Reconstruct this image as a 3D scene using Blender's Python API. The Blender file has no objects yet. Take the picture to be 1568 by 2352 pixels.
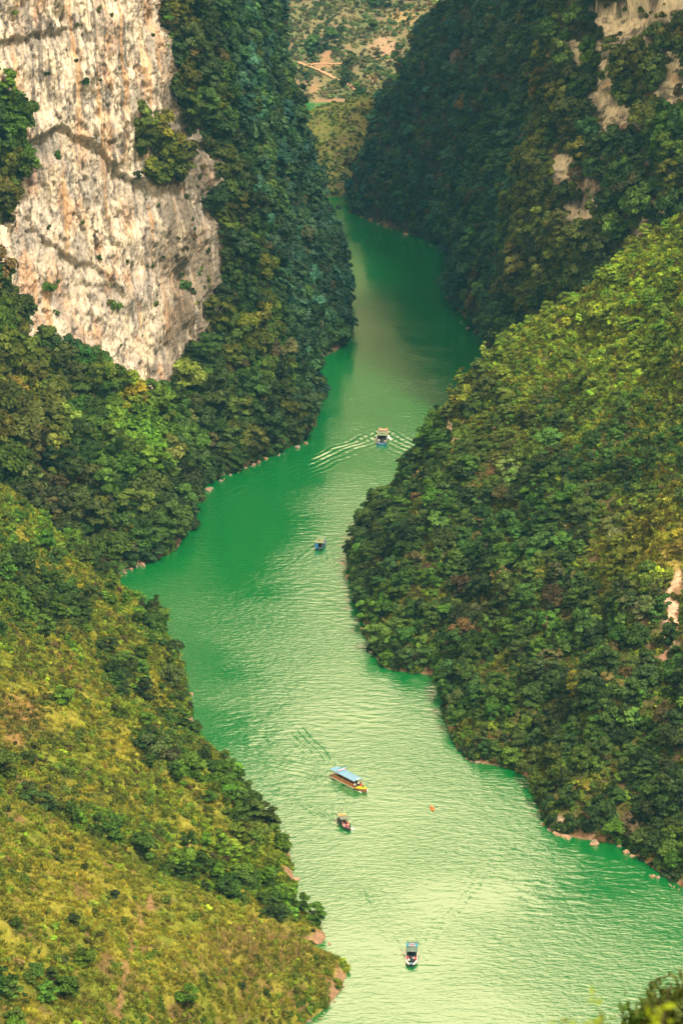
import bpy, bmesh, math, random
import numpy as np
from mathutils import Vector, Matrix

rng = np.random.default_rng(7)
random.seed(7)
sc = bpy.context.scene
COL = sc.collection
R = math.radians

# ------------------------------------------------------------------ camera, sky, sun, exposure
CAM_H = 280.0
PITCH = R(17.0)
cam_d = bpy.data.cameras.new('camera')
cam = bpy.data.objects.new('camera', cam_d)
COL.objects.link(cam)
cam.location = (0, 0, CAM_H)
cam.rotation_euler = (R(90) - PITCH, 0, 0)
cam_d.sensor_fit = 'VERTICAL'
cam_d.sensor_height = 36.0
cam_d.angle = R(20.0)
cam_d.clip_start = 0.5
cam_d.clip_end = 12000
cam_d.dof.use_dof = True
cam_d.dof.focus_distance = 800
cam_d.dof.aperture_fstop = 4.0
sc.camera = cam

SUN_EL, SUN_AZ = R(53), R(146)          # azimuth clockwise from +Y (view direction)
world = bpy.data.worlds.new('World')
sc.world = world
world.use_nodes = True
wn, wl = world.node_tree.nodes, world.node_tree.links
wn.clear()
sky = wn.new('ShaderNodeTexSky')
sky.sky_type = 'NISHITA'
sky.sun_disc = False
sky.sun_elevation = SUN_EL
sky.sun_rotation = SUN_AZ
sky.air_density = 1.0
sky.dust_density = 3.0
wmix = wn.new('ShaderNodeMix')
wmix.data_type = 'RGBA'
wmix.inputs[0].default_value = 0.85
wmix.inputs[7].default_value = (20.8, 16.0, 8.7, 1)      # even overcast veil
wbg = wn.new('ShaderNodeBackground')
wbg.inputs['Strength'].default_value = 0.10
wout = wn.new('ShaderNodeOutputWorld')
wl.new(sky.outputs[0], wmix.inputs[6])
wl.new(wmix.outputs[2], wbg.inputs['Color'])
wl.new(wbg.outputs[0], wout.inputs[0])

sun_d = bpy.data.lights.new('sun', 'SUN')
sun_d.energy = 4.4
sun_d.angle = R(8)
sun_d.color = (1.0, 0.90, 0.74)
sun = bpy.data.objects.new('sun', sun_d)
COL.objects.link(sun)
sdir = Vector((math.sin(SUN_AZ) * math.cos(SUN_EL), math.cos(SUN_AZ) * math.cos(SUN_EL), math.sin(SUN_EL)))
sun.rotation_euler = sdir.to_track_quat('Z', 'Y').to_euler()

sc.view_settings.view_transform = 'Standard'
sc.view_settings.look = 'None'
sc.view_settings.exposure = 0.5
sc.view_settings.gamma = 1.0
sc.view_settings.use_curve_mapping = False
sc.render.engine = 'CYCLES'
sc.cycles.max_bounces = 5
sc.cycles.diffuse_bounces = 2
sc.cycles.glossy_bounces = 2
sc.cycles.transmission_bounces = 2
sc.cycles.transparent_max_bounces = 4
sc.cycles.volume_bounces = 0
sc.cycles.use_denoising = True
sc.cycles.sample_clamp_indirect = 4.0
sc.render.film_transparent = False

# ------------------------------------------------------------------ geometry of the view (photo reference grid 1568 x 2352)
FPX = 1176.0 / math.tan(R(10.0))
CT, ST = math.cos(PITCH), math.sin(PITCH)


def ray(u, v):
    a = (u - 784.0) / FPX
    b = (1176.0 - v) / FPX
    return a, CT + b * ST, -ST + b * CT


def W(u, v, Y):
    a, f, z = ray(u, v)
    k = Y / f
    return np.array((a * k, Y, CAM_H + z * k))


def S(u, v, z0=0.0):
    a, f, z = ray(u, v)
    k = (z0 - CAM_H) / z
    return np.array((a * k, f * k, z0))


def proj(P):
    P = np.asarray(P, float)
    x, y, z = P[..., 0], P[..., 1], P[..., 2] - CAM_H
    d = y * CT - z * ST
    d = np.where(np.abs(d) < 1e-3, 1e-3, d)
    h = y * ST + z * CT
    return 784 + FPX * x / d, 1176 - FPX * h / d, d


# ------------------------------------------------------------------ numpy noise
_perm = np.random.default_rng(3).permutation(256)
_perm = np.concatenate([_perm, _perm, _perm])
_g3 = np.random.default_rng(4).normal(size=(256, 3))
_g3 /= np.linalg.norm(_g3, axis=1)[:, None]
_g3 = _g3.astype(np.float32)
_perm = _perm.astype(np.int32)
_gx, _gy, _gz = (np.ascontiguousarray(_g3[:, k_]) for k_ in range(3))


def perlin(x, y, z):
    x, y, z = np.broadcast_arrays(np.asarray(x, np.float32), np.asarray(y, np.float32), np.asarray(z, np.float32))
    xi, yi, zi = np.floor(x).astype(np.int32), np.floor(y).astype(np.int32), np.floor(z).astype(np.int32)
    xf, yf, zf = x - xi, y - yi, z - zi
    xi &= 255; yi &= 255; zi &= 255
    fu = lambda t: t * t * t * (t * (t * 6 - 15) + 10)
    u, v, w = fu(xf), fu(yf), fu(zf)

    ha = [np.take(_perm, xi), np.take(_perm, xi + 1)]
    hb = {(i, j): np.take(_perm, ha[i] + (yi + j if j else yi)) for i in (0, 1) for j in (0, 1)}
    xs, ys, zs = (xf, xf - 1), (yf, yf - 1), (zf, zf - 1)

    def g(dx, dy, dz):
        h = np.take(_perm, hb[dx, dy] + (zi + 1 if dz else zi))
        r = np.take(_gx, h); r *= xs[dx]
        r += np.take(_gy, h) * ys[dy]
        r += np.take(_gz, h) * zs[dz]
        return r
    lerp = lambda a, b, t: a + t * (b - a)
    x00 = lerp(g(0, 0, 0), g(1, 0, 0), u); x10 = lerp(g(0, 1, 0), g(1, 1, 0), u)
    x01 = lerp(g(0, 0, 1), g(1, 0, 1), u); x11 = lerp(g(0, 1, 1), g(1, 1, 1), u)
    return lerp(lerp(x00, x10, v), lerp(x01, x11, v), w) * 1.6


def fbm(x, y, z, octv=4, gain=0.5):
    s = 0; a = 1.0; f = 1.0
    for i in range(octv):
        s = s + a * perlin(x * f + 17.3 * i, y * f + 5.1 * i, z * f + 9.7 * i)
        a *= gain; f *= 2.03
    return s


def sstep(a, b, x):
    t = np.clip((x - a) / (b - a), 0, 1)
    return t * t * (3 - 2 * t)


def inpoly(u, v, poly):
    u = np.asarray(u); v = np.asarray(v)
    c = np.zeros(u.shape, bool)
    n = len(poly)
    for i in range(n):
        x1, y1 = poly[i]; x2, y2 = poly[(i + 1) % n]
        if y1 == y2:
            continue
        c ^= ((y1 > v) != (y2 > v)) & (u < (x2 - x1) * (v - y1) / (y2 - y1) + x1)
    return c


# ------------------------------------------------------------------ mesh helpers
def fast_mesh(name, V, F, mats=(), mat_idx=None, smooth=False, attrs=()):
    V = np.ascontiguousarray(V, np.float32); F = np.ascontiguousarray(F, np.int32)
    k = F.shape[1]
    me = bpy.data.meshes.new(name)
    me.vertices.add(len(V)); me.vertices.foreach_set('co', V.ravel())
    me.loops.add(F.size); me.loops.foreach_set('vertex_index', F.ravel())
    me.polygons.add(len(F))
    me.polygons.foreach_set('loop_start', np.arange(0, F.size, k, dtype=np.int32))
    me.polygons.foreach_set('loop_total', np.full(len(F), k, np.int32))
    if smooth:
        me.polygons.foreach_set('use_smooth', np.ones(len(F), bool))
    for m in mats:
        me.materials.append(m)
    if mat_idx is not None:
        me.polygons.foreach_set('material_index', np.ascontiguousarray(mat_idx, np.int32))
    for an, typ, data in attrs:
        at = me.attributes.new(an, typ, 'POINT')
        key = {'FLOAT': 'value', 'FLOAT_VECTOR': 'vector', 'FLOAT_COLOR': 'color', 'INT': 'value'}[typ]
        data = np.ascontiguousarray(data, np.int32 if typ == 'INT' else np.float32)
        at.data.foreach_set(key, data.ravel())
    me.update(calc_edges=True)
    me.validate()
    return me


def link(name, data, parent=None, loc=None):
    o = bpy.data.objects.new(name, data)
    COL.objects.link(o)
    if parent is not None:
        o.parent = parent
    if loc is not None:
        o.location = loc
    return o


def tag(o, label=None, cat=None, group=None, kind=None):
    if label: o['label'] = label
    if cat: o['category'] = cat
    if group: o['group'] = group
    if kind: o['kind'] = kind
    return o


class MB:
    """collects simple solids into one mesh"""
    def __init__(self):
        self.bm = bmesh.new()

    def box(self, c, s, rz=0.0, rx=0.0, ry=0.0):
        m = Matrix.Translation(c) @ Matrix.Rotation(rz, 4, 'Z') @ Matrix.Rotation(ry, 4, 'Y') @ Matrix.Rotation(rx, 4, 'X') @ Matrix.Diagonal((s[0], s[1], s[2], 1))
        bmesh.ops.create_cube(self.bm, size=1.0, matrix=m)
        return self

    def tube(self, p, q, r0, r1=None, n=8):
        p, q = Vector(p), Vector(q)
        d = q - p
        m = Matrix.Translation((p + q) / 2) @ d.to_track_quat('Z', 'Y').to_matrix().to_4x4()
        bmesh.ops.create_cone(self.bm, cap_ends=True, segments=n, radius1=r0, radius2=r0 if r1 is None else r1, depth=d.length, matrix=m)
        return self

    def ball(self, c, s, n=8):
        m = Matrix.Translation(c) @ Matrix.Diagonal((s[0], s[1], s[2], 1))
        bmesh.ops.create_uvsphere(self.bm, u_segments=n, v_segments=max(4, n // 2 + 1), radius=1.0, matrix=m)
        return self

    def poly(self, pts):
        self.bm.faces.new([self.bm.verts.new(p) for p in pts])
        return self

    def grid(self, rows, closed=False):
        vs = [[self.bm.verts.new(p) for p in r] for r in rows]
        for a, b in zip(vs[:-1], vs[1:]):
            n = len(a)
            for i in range(n if closed else n - 1):
                j = (i + 1) % n
                self.bm.faces.new((a[i], a[j], b[j], b[i]))
        return vs

    def build(self, name, mat, parent=None, smooth=False, bevel=0.0):
        if bevel > 0:
            bmesh.ops.bevel(self.bm, geom=list(self.bm.edges), offset=bevel, segments=1, affect='EDGES', clamp_overlap=True)
        bmesh.ops.recalc_face_normals(self.bm, faces=list(self.bm.faces))
        me = bpy.data.meshes.new(name)
        self.bm.to_mesh(me); self.bm.free()
        me.materials.append(mat)
        if smooth:
            me.polygons.foreach_set('use_smooth', np.ones(len(me.polygons), bool))
        return link(name, me, parent)


# ------------------------------------------------------------------ materials
def newmat(name):
    m = bpy.data.materials.new(name)
    m.use_nodes = True
    nt = m.node_tree
    return m, nt, nt.nodes['Principled BSDF'], nt.nodes['Material Output']


def N(nt, typ, **kw):
    n = nt.nodes.new(typ)
    for k, v in kw.items():
        setattr(n, k, v)
    return n


def paint(name, col, rough=0.5, wear=0.12, scale=3.0, metal=0.0):
    m, nt, b, _ = newmat(name)
    tc = N(nt, 'ShaderNodeTexCoord')
    ns = N(nt, 'ShaderNodeTexNoise'); ns.inputs['Scale'].default_value = scale; ns.inputs['Detail'].default_value = 5
    mr = N(nt, 'ShaderNodeMapRange'); mr.inputs['To Min'].default_value = 1 - wear * 2; mr.inputs['To Max'].default_value = 1 + wear
    mx = N(nt, 'ShaderNodeVectorMath', operation='SCALE'); mx.inputs[0].default_value = col
    nt.links.new(tc.outputs['Object'], ns.inputs['Vector'])
    nt.links.new(ns.outputs['Fac'], mr.inputs['Value'])
    nt.links.new(mr.outputs[0], mx.inputs['Scale'])
    nt.links.new(mx.outputs[0], b.inputs['Base Color'])
    b.inputs['Roughness'].default_value = rough
    b.inputs['Metallic'].default_value = metal
    return m


def terrain_mat():
    m, nt, b, _ = newmat('hillside_soil')
    at = N(nt, 'ShaderNodeAttribute', attribute_name='col')
    geo = N(nt, 'ShaderNodeNewGeometry')
    n1 = N(nt, 'ShaderNodeTexNoise'); n1.inputs['Scale'].default_value = 0.9; n1.inputs['Detail'].default_value = 8; n1.inputs['Roughness'].default_value = 0.65
    mr = N(nt, 'ShaderNodeMapRange'); mr.inputs['From Min'].default_value = 0.3; mr.inputs['From Max'].default_value = 0.7
    mr.inputs['To Min'].default_value = 0.55; mr.inputs['To Max'].default_value = 1.45
    mx = N(nt, 'ShaderNodeVectorMath', operation='SCALE')
    bp = N(nt, 'ShaderNodeBump'); bp.inputs['Strength'].default_value = 0.8; bp.inputs['Distance'].default_value = 0.5
    L = nt.links.new
    L(geo.outputs['Position'], n1.inputs['Vector'])
    L(n1.outputs['Fac'], mr.inputs['Value'])
    L(at.outputs['Color'], mx.inputs[0]); L(mr.outputs[0], mx.inputs['Scale'])
    L(mx.outputs[0], b.inputs['Base Color'])
    L(n1.outputs['Fac'], bp.inputs['Height']); L(bp.outputs[0], b.inputs['Normal'])
    b.inputs['Roughness'].default_value = 0.95
    b.inputs['Specular IOR Level'].default_value = 0.1
    return m


def cliff_mat():
    m, nt, b, _ = newmat('limestone')
    at = N(nt, 'ShaderNodeAttribute', attribute_name='col')
    geo = N(nt, 'ShaderNodeNewGeometry')
    mp = N(nt, 'ShaderNodeMapping'); mp.inputs['Scale'].default_value = (1.0, 1.0, 0.28)
    n1 = N(nt, 'ShaderNodeTexNoise'); n1.inputs['Scale'].default_value = 1.1; n1.inputs['Detail'].default_value = 9; n1.inputs['Roughness'].default_value = 0.68
    n2 = N(nt, 'ShaderNodeTexNoise'); n2.inputs['Scale'].default_value = 0.75; n2.inputs['Detail'].default_value = 8; n2.inputs['Roughness'].default_value = 0.7
    mr = N(nt, 'ShaderNodeMapRange'); mr.inputs['From Min'].default_value = 0.33; mr.inputs['From Max'].default_value = 0.62
    mr.inputs['To Min'].default_value = 0.62; mr.inputs['To Max'].default_value = 1.12
    mr2 = N(nt, 'ShaderNodeMapRange'); mr2.inputs['From Min'].default_value = 0.3; mr2.inputs['From Max'].default_value = 0.7
    mr2.inputs['To Min'].default_value = 0.72; mr2.inputs['To Max'].default_value = 1.2
    mu = N(nt, 'ShaderNodeMath', operation='MULTIPLY')
    mx = N(nt, 'ShaderNodeVectorMath', operation='SCALE')
    ad = N(nt, 'ShaderNodeMath', operation='ADD')
    bp = N(nt, 'ShaderNodeBump'); bp.inputs['Strength'].default_value = 1.0; bp.inputs['Distance'].default_value = 0.7
    L = nt.links.new
    L(geo.outputs['Position'], mp.inputs['Vector']); L(mp.outputs[0], n1.inputs['Vector'])
    L(geo.outputs['Position'], n2.inputs['Vector'])
    L(n1.outputs['Fac'], mr.inputs['Value']); L(n2.outputs['Fac'], mr2.inputs['Value'])
    L(mr.outputs[0], mu.inputs[0]); L(mr2.outputs[0], mu.inputs[1])
    L(at.outputs['Color'], mx.inputs[0]); L(mu.outputs[0], mx.inputs['Scale'])
    L(mx.outputs[0], b.inputs['Base Color'])
    L(n1.outputs['Fac'], ad.inputs[0]); L(n2.outputs['Fac'], ad.inputs[1])
    L(ad.outputs[0], bp.inputs['Height']); L(bp.outputs[0], b.inputs['Normal'])
    b.inputs['Roughness'].default_value = 0.9
    b.inputs['Specular IOR Level'].default_value = 0.15
    return m


def leaf_mat():
    m, nt, b, out = newmat('foliage')
    at = N(nt, 'ShaderNodeAttribute', attribute_name='tint', attribute_type='INSTANCER')
    lv = N(nt, 'ShaderNodeAttribute', attribute_name='lv')
    mx = N(nt, 'ShaderNodeVectorMath', operation='SCALE')
    tr = N(nt, 'ShaderNodeBsdfTranslucent')
    ms = N(nt, 'ShaderNodeMixShader'); ms.inputs[0].default_value = 0.22
    L = nt.links.new
    L(at.outputs['Vector'], mx.inputs[0]); L(lv.outputs['Fac'], mx.inputs['Scale'])
    L(mx.outputs[0], b.inputs['Base Color']); L(mx.outputs[0], tr.inputs['Color'])
    b.inputs['Roughness'].default_value = 0.55
    b.inputs['Specular IOR Level'].default_value = 0.12
    L(b.outputs[0], ms.inputs[1]); L(tr.outputs[0], ms.inputs[2])
    L(ms.outputs[0], out.inputs['Surface'])
    return m


def water_mat():
    m, nt, b, _ = newmat('river_water')
    geo = N(nt, 'ShaderNodeNewGeometry')
    mp = N(nt, 'ShaderNodeMapping'); mp.inputs['Scale'].default_value = (0.55, 1.0, 1.0); mp.inputs['Rotation'].default_value = (0, 0, R(-8))
    n1 = N(nt, 'ShaderNodeTexNoise'); n1.inputs['Scale'].default_value = 1.05; n1.inputs['Detail'].default_value = 4; n1.inputs['Roughness'].default_value = 0.55
    n1.inputs['Distortion'].default_value = 0.4
    n2 = N(nt, 'ShaderNodeTexNoise'); n2.inputs['Scale'].default_value = 0.02; n2.inputs['Detail'].default_value = 2
    mr = N(nt, 'ShaderNodeMapRange'); mr.inputs['From Min'].default_value = 0.35; mr.inputs['From Max'].default_value = 0.65
    mr.inputs['To Min'].default_value = 0.25; mr.inputs['To Max'].default_value = 1.15
    wa = N(nt, 'ShaderNodeAttribute', attribute_name='wind')
    mw = N(nt, 'ShaderNodeMath', operation='MULTIPLY')
    mu = N(nt, 'ShaderNodeMath', operation='MULTIPLY')
    bp = N(nt, 'ShaderNodeBump'); bp.inputs['Strength'].default_value = 1.0; bp.inputs['Distance'].default_value = 0.25
    L = nt.links.new
    L(geo.outputs['Position'], mp.inputs['Vector']); L(mp.outputs[0], n1.inputs['Vector'])
    L(geo.outputs['Position'], n2.inputs['Vector']); L(n2.outputs['Fac'], mr.inputs['Value'])
    L(mr.outputs[0], mw.inputs[0]); L(wa.outputs['Fac'], mw.inputs[1])
    L(n1.outputs['Fac'], mu.inputs[0]); L(mw.outputs[0], mu.inputs[1])
    L(mu.outputs[0], bp.inputs['Height']); L(bp.outputs[0], b.inputs['Normal'])
    b.inputs['Base Color'].default_value = (0.002, 0.136, 0.026, 1)
    b.inputs['Roughness'].default_value = 0.06
    b.inputs['IOR'].default_value = 4.0
    return m


M_SOIL, M_CLIFF, M_LEAF, M_WATER = terrain_mat(), cliff_mat(), leaf_mat(), water_mat()
M_BARK = paint('bark', (0.10, 0.075, 0.055), 0.9, 0.25)


# ------------------------------------------------------------------ lofted terrain
def pchip(T, Pn, t):
    """monotone cubic along axis 0. T (n), Pn (n,...), t (m)"""
    h = np.diff(T)
    d = np.diff(Pn, axis=0) / h.reshape(-1, *([1] * (Pn.ndim - 1)))
    m = np.zeros_like(Pn)
    m[0], m[-1] = d[0], d[-1]
    a, b = d[:-1], d[1:]
    same = a * b > 0
    hm = np.where(same, 2 * a * b / np.where(same, a + b, 1), 0)
    m[1:-1] = hm
    i = np.clip(np.searchsorted(T, t, side='right') - 1, 0, len(T) - 2)
    sh = [-1] + [1] * (Pn.ndim - 1)
    hh = h[i].reshape(sh); s = ((t - T[i]) / h[i]).reshape(sh)
    h00 = 2 * s**3 - 3 * s**2 + 1; h10 = s**3 - 2 * s**2 + s
    h01 = -2 * s**3 + 3 * s**2; h11 = s**3 - s**2
    return h00 * Pn[i] + h10 * hh * m[i] + h01 * Pn[i + 1] + h11 * hh * m[i + 1]


def column(pts):
    """pts: (u,v) shore, then (u,v,Y) or (u,v) = follow the straight slope to the next given depth; ('w',x,y,z) world"""
    out = [None] * len(pts)
    for i, p in enumerate(pts):
        if p[0] == 'w':
            out[i] = np.array(p[1:], float)
        elif i == 0:
            out[i] = S(p[0], p[1])
        elif len(p) == 3:
            out[i] = W(*p)
    i = 0
    while i < len(pts):
        if out[i] is None:
            j = i
            while out[j] is None:
                j += 1
            A, B = out[i - 1], out[j]
            for k in range(i, j):
                a, f, z = ray(*pts[k])
                t = -z / f
                g = (B[2] - A[2]) / (B[1] - A[1])
                Y = (CAM_H - A[2] + g * A[1]) / (t + g)
                out[k] = W(pts[k][0], pts[k][1], Y)
            i = j
        i += 1
    return np.array(out)


PATCHES = {}


def patch(name, cols, top, nu, nv, amp, wl, rough_fn=None, sub_dir=None, seed=0, du=0.0, dv=0.0):
    """cols: list of columns; top: list of world offsets appended after the last point"""
    def moved(c):
        # bare ground lies a crown's width behind the leaf line that the photo shows
        n = len(c) - 1
        return [p if p[0] == 'w' else (p[0] + du, p[1] + dv * k / n) + tuple(p[2:]) for k, p in enumerate(c)]
    C = [column(moved(c)) for c in cols]
    full = []
    for c in C:
        d = c[1] - c[0]
        dh = np.array((d[0], d[1], 0.0)); L = max(np.linalg.norm(dh), 1e-3)
        dh = dh / L if sub_dir is None else np.array(sub_dir, float)
        pre = c[0] - dh * 8; pre[2] = -7.0
        pts = [pre] + list(c)
        for t in top:
            pts.append(pts[-1] + np.array(t, float))
        full.append(pts)
    P = np.array(full)                      # (ncol, nrow, 3)
    nc, nr = P.shape[:2]
    # chord spacing for the parameters so that the sampling is even
    lu = np.linalg.norm(np.diff(P, axis=0), axis=2).mean(axis=1); TU = np.concatenate([[0], np.cumsum(lu)])
    lv_ = np.linalg.norm(np.diff(P, axis=1), axis=2).mean(axis=0); TV = np.concatenate([[0], np.cumsum(lv_)])
    tu = np.linspace(0, TU[-1], nu); split = TV[-1 - len(top)]; n1 = int(nv * .86)
    tv = np.concatenate([np.linspace(0, split, n1), np.linspace(split, TV[-1], nv - n1 + 1)[1:]])
    Q = pchip(TU, P, tu)
    Q = pchip(TV, np.swapaxes(Q, 0, 1), tv)
    Q = np.swapaxes(Q, 0, 1)                # (nu, nv, 3)
    Nn = grid_normals(Q)
    x, y, z = Q[..., 0], Q[..., 1], Q[..., 2]
    fade = sstep(-1.0, 9.0, z)
    d = amp * fbm(x / wl + seed, y / wl, z / wl, 4, 0.5) * (0.12 + 0.88 * fade)
    if rough_fn is not None:
        d = d + rough_fn(Q, Nn)
    Q2 = Q + Nn * d[..., None]
    N2 = grid_normals(Q2)
    u, v, dep = proj(Q2)
    pa = dict(name=name, P=Q2, N=N2, N0=Nn, u=u, v=v, dep=dep, disp=d, base=Q)
    PATCHES[name] = pa
    return pa


def grid_normals(Q):
    du = np.gradient(Q, axis=0); dv = np.gradient(Q, axis=1)
    n = np.cross(du, dv)
    n /= np.maximum(np.linalg.norm(n, axis=2, keepdims=True), 1e-9)
    flip = np.sum(n[..., 2] + 0.6 * np.where(True, -n[..., 1], 0)) < 0
    return -n if flip else n


def grid_faces(nu, nv):
    i, j = np.meshgrid(np.arange(nu - 1), np.arange(nv - 1), indexing='ij')
    a = (i * nv + j).ravel(); b = ((i + 1) * nv + j).ravel()
    return np.stack([a, b, b + 1, a + 1], 1)


def patch_mesh(pa, name, colr, mat, label, smooth=True):
    Pq = pa['P']; nu, nv = Pq.shape[:2]
    F = grid_faces(nu, nv)
    V = Pq.reshape(-1, 3)
    f = F[len(F) // 2]
    nrm = np.cross(V[f[1]] - V[f[0]], V[f[3]] - V[f[0]])
    if np.dot(nrm, pa['N'].reshape(-1, 3)[f[0]]) < 0:
        F = F[:, ::-1]
    c4 = np.concatenate([colr, np.ones(colr.shape[:2] + (1,))], 2).reshape(-1, 4)
    me = fast_mesh(name, V, F, [mat], smooth=smooth, attrs=[('col', 'FLOAT_COLOR', c4)])
    o = link(name, me)
    tag(o, label, name.replace('_', ' '), kind='structure')
    return o


def gully_rough(Q, Nn):
    x, y, z = Q[..., 0], Q[..., 1], Q[..., 2]
    a = (y + 0.55 * x)                      # along the bank
    w = fbm(x / 30, y / 30, z / 30, 2)
    g1 = 1 - 2 * np.abs(perlin(a / 46.0 + .35 * w, z / 160.0, 4.4))
    g2 = 1 - 2 * np.abs(perlin(a / 19.0 + .4 * w, z / 70.0, 9.4))
    return (3.6 * g1 + 1.6 * g2 - 2.6) * sstep(3, 24, z)


# ---- the left bank
L1 = patch('L1', [
    [('w', -110, 420, 0.0), ('w', -118, 424, 14), ('w', -126, 430, 26), ('w', -136, 438, 38), ('w', -146, 446, 50)],
    [(430, 2560), (330, 2500), (180, 2470, 466), (0, 2450, 458), (-200, 2400, 452)],
    [(600, 2420), (480, 2350), (330, 2290), (120, 2230, 495), (-200, 2150, 478)],
    [(700, 2352), (590, 2280), (440, 2190), (220, 2100, 528), (-200, 1950, 508)],
    [(782, 2275), (690, 2220), (530, 2130), (300, 2030, 552), (-200, 1830, 535)],
    [(800, 2222), (718, 2178), (590, 2117), (333, 1994, 570), (-200, 1735, 556)],
    [(775, 2205), (700, 2190), (570, 2140), (313, 2020, 588), (-200, 1770, 580)],
], [(-40, -4, 28), (-60, -5, 50)], 190, 170, 1.5, 16)

L2 = patch('L2', [
    [(735, 2170), (620, 2130), (400, 2040), (150, 1930), (-200, 1790, 592)],
    [(755, 2153), (600, 2090), (400, 1985), (170, 1870), (-200, 1690, 600)],
    [(690, 2080), (560, 2020), (380, 1930), (170, 1800), (-200, 1610, 612)],
    [(684, 2020), (560, 1960), (390, 1860), (180, 1740), (-200, 1540, 626)],
    [(667, 1945), (580, 1880), (430, 1785), (220, 1655, 652), (-200, 1440, 638)],
    [(605, 1870), (500, 1810), (370, 1760), (180, 1640), (-200, 1400, 662)],
    [(590, 1830), (480, 1750), (340, 1660), (150, 1540), (-200, 1310, 682)],
    [(455, 1665), (370, 1610), (250, 1530), (100, 1410, 730), (-200, 1200, 716)],
    [(438, 1560), (370, 1500), (250, 1410), (110, 1310, 766), (-200, 1100, 752)],
    [(380, 1440), (310, 1390), (210, 1310), (100, 1220, 804), (-200, 1030, 790)],
    [(278, 1330), (200, 1275), (100, 1195), (0, 1110, 832), (-200, 950, 822)],
    [(290, 1322), (200, 1300), (100, 1225), (0, 1140, 850), (-200, 990, 850)],
], [(-40, -3, 34), (-70, -3, 70)], 330, 150, 1.7, 18, seed=5, du=-8)

def wall_rough(Q, Nn):
    x, y, z = Q[..., 0], Q[..., 1], Q[..., 2]
    s = x * 0.7 + y * 0.7
    fl = 1 - np.abs(fbm(s / 3.0, z / 14.0, 3.3, 4, 0.55))
    ph = (z + 5 * fbm(s / 2.4, z / 30.0, 7.0, 3)) / 6.0
    fr = ph - np.floor(ph)
    return (1.7 * fl + 1.8 * (1 - fr) ** 1.5 * np.clip(.3 + fbm(s / 7, z / 9, 5.0, 2), 0, 1) - 1.2) * sstep(2, 10, z)


E1 = [(40, 330), (69, 318), (139, 287), (190, 315), (234, 332), (255, 370), (300, 410), (350, 425)]
E2 = [(50, 505), (68, 520), (137, 568), (181, 599), (212, 606), (239, 632), (300, 690)]
E3 = [(-60, 95), (0, 91), (62, 80), (139, 62), (170, 60)]
E4 = [(395, 330), (430, 322), (470, 335), (500, 345)]
ROCK = [(-90, -400), (-90, 150), (-30, 195), (15, 240), (40, 300), (50, 390), (30, 480), (-40, 560), (0, 680), (60, 775),
        (140, 815), (220, 850), (285, 900), (345, 945), (400, 930), (425, 860), (445, 800), (490, 755), (530, 735),
        (515, 610), (488, 490), (510, 390), (470, 335), (435, 290), (412, 180), (398, 120), (378, 60), (365, -400)]
HOLE = [(312, 320), (335, 275), (385, 300), (418, 345), (425, 415), (395, 432), (345, 410), (318, 355)]


def edge_recess(u, v, E, D, depth, p=1.3):
    eu = np.array([e[0] for e in E], float); ev = np.array([e[1] for e in E], float)
    wob = 8 * perlin(u / 24.0, v / 90.0, 2.2) + 4 * perlin(u / 9.0, v / 90.0, 6.2)
    ve = np.interp(u, eu, ev) + wob
    d = v - ve
    lat = sstep(eu[0], eu[0] + 25, u) * (1 - sstep(eu[-1] - 30, eu[-1], u))
    inside = np.clip(1 - d / D, 0, 1) ** p * sstep(0, 6, d)
    lip = np.exp(-np.clip(-d, 0, 999) / 25.0) * (d <= 0)
    return (-depth * inside + 0.2 * depth * lip) * lat


def rock_mask(u, v):
    w1 = 17 * fbm(u / 40.0, v / 55.0, 1.7, 4, .6)
    w2 = 20 * fbm(u / 40.0, v / 55.0, 8.7, 4, .6)
    r = inpoly(u + w1, v + w2, ROCK) & ~inpoly(u + w1 * 1.5, v + w2, HOLE)
    return r


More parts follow.
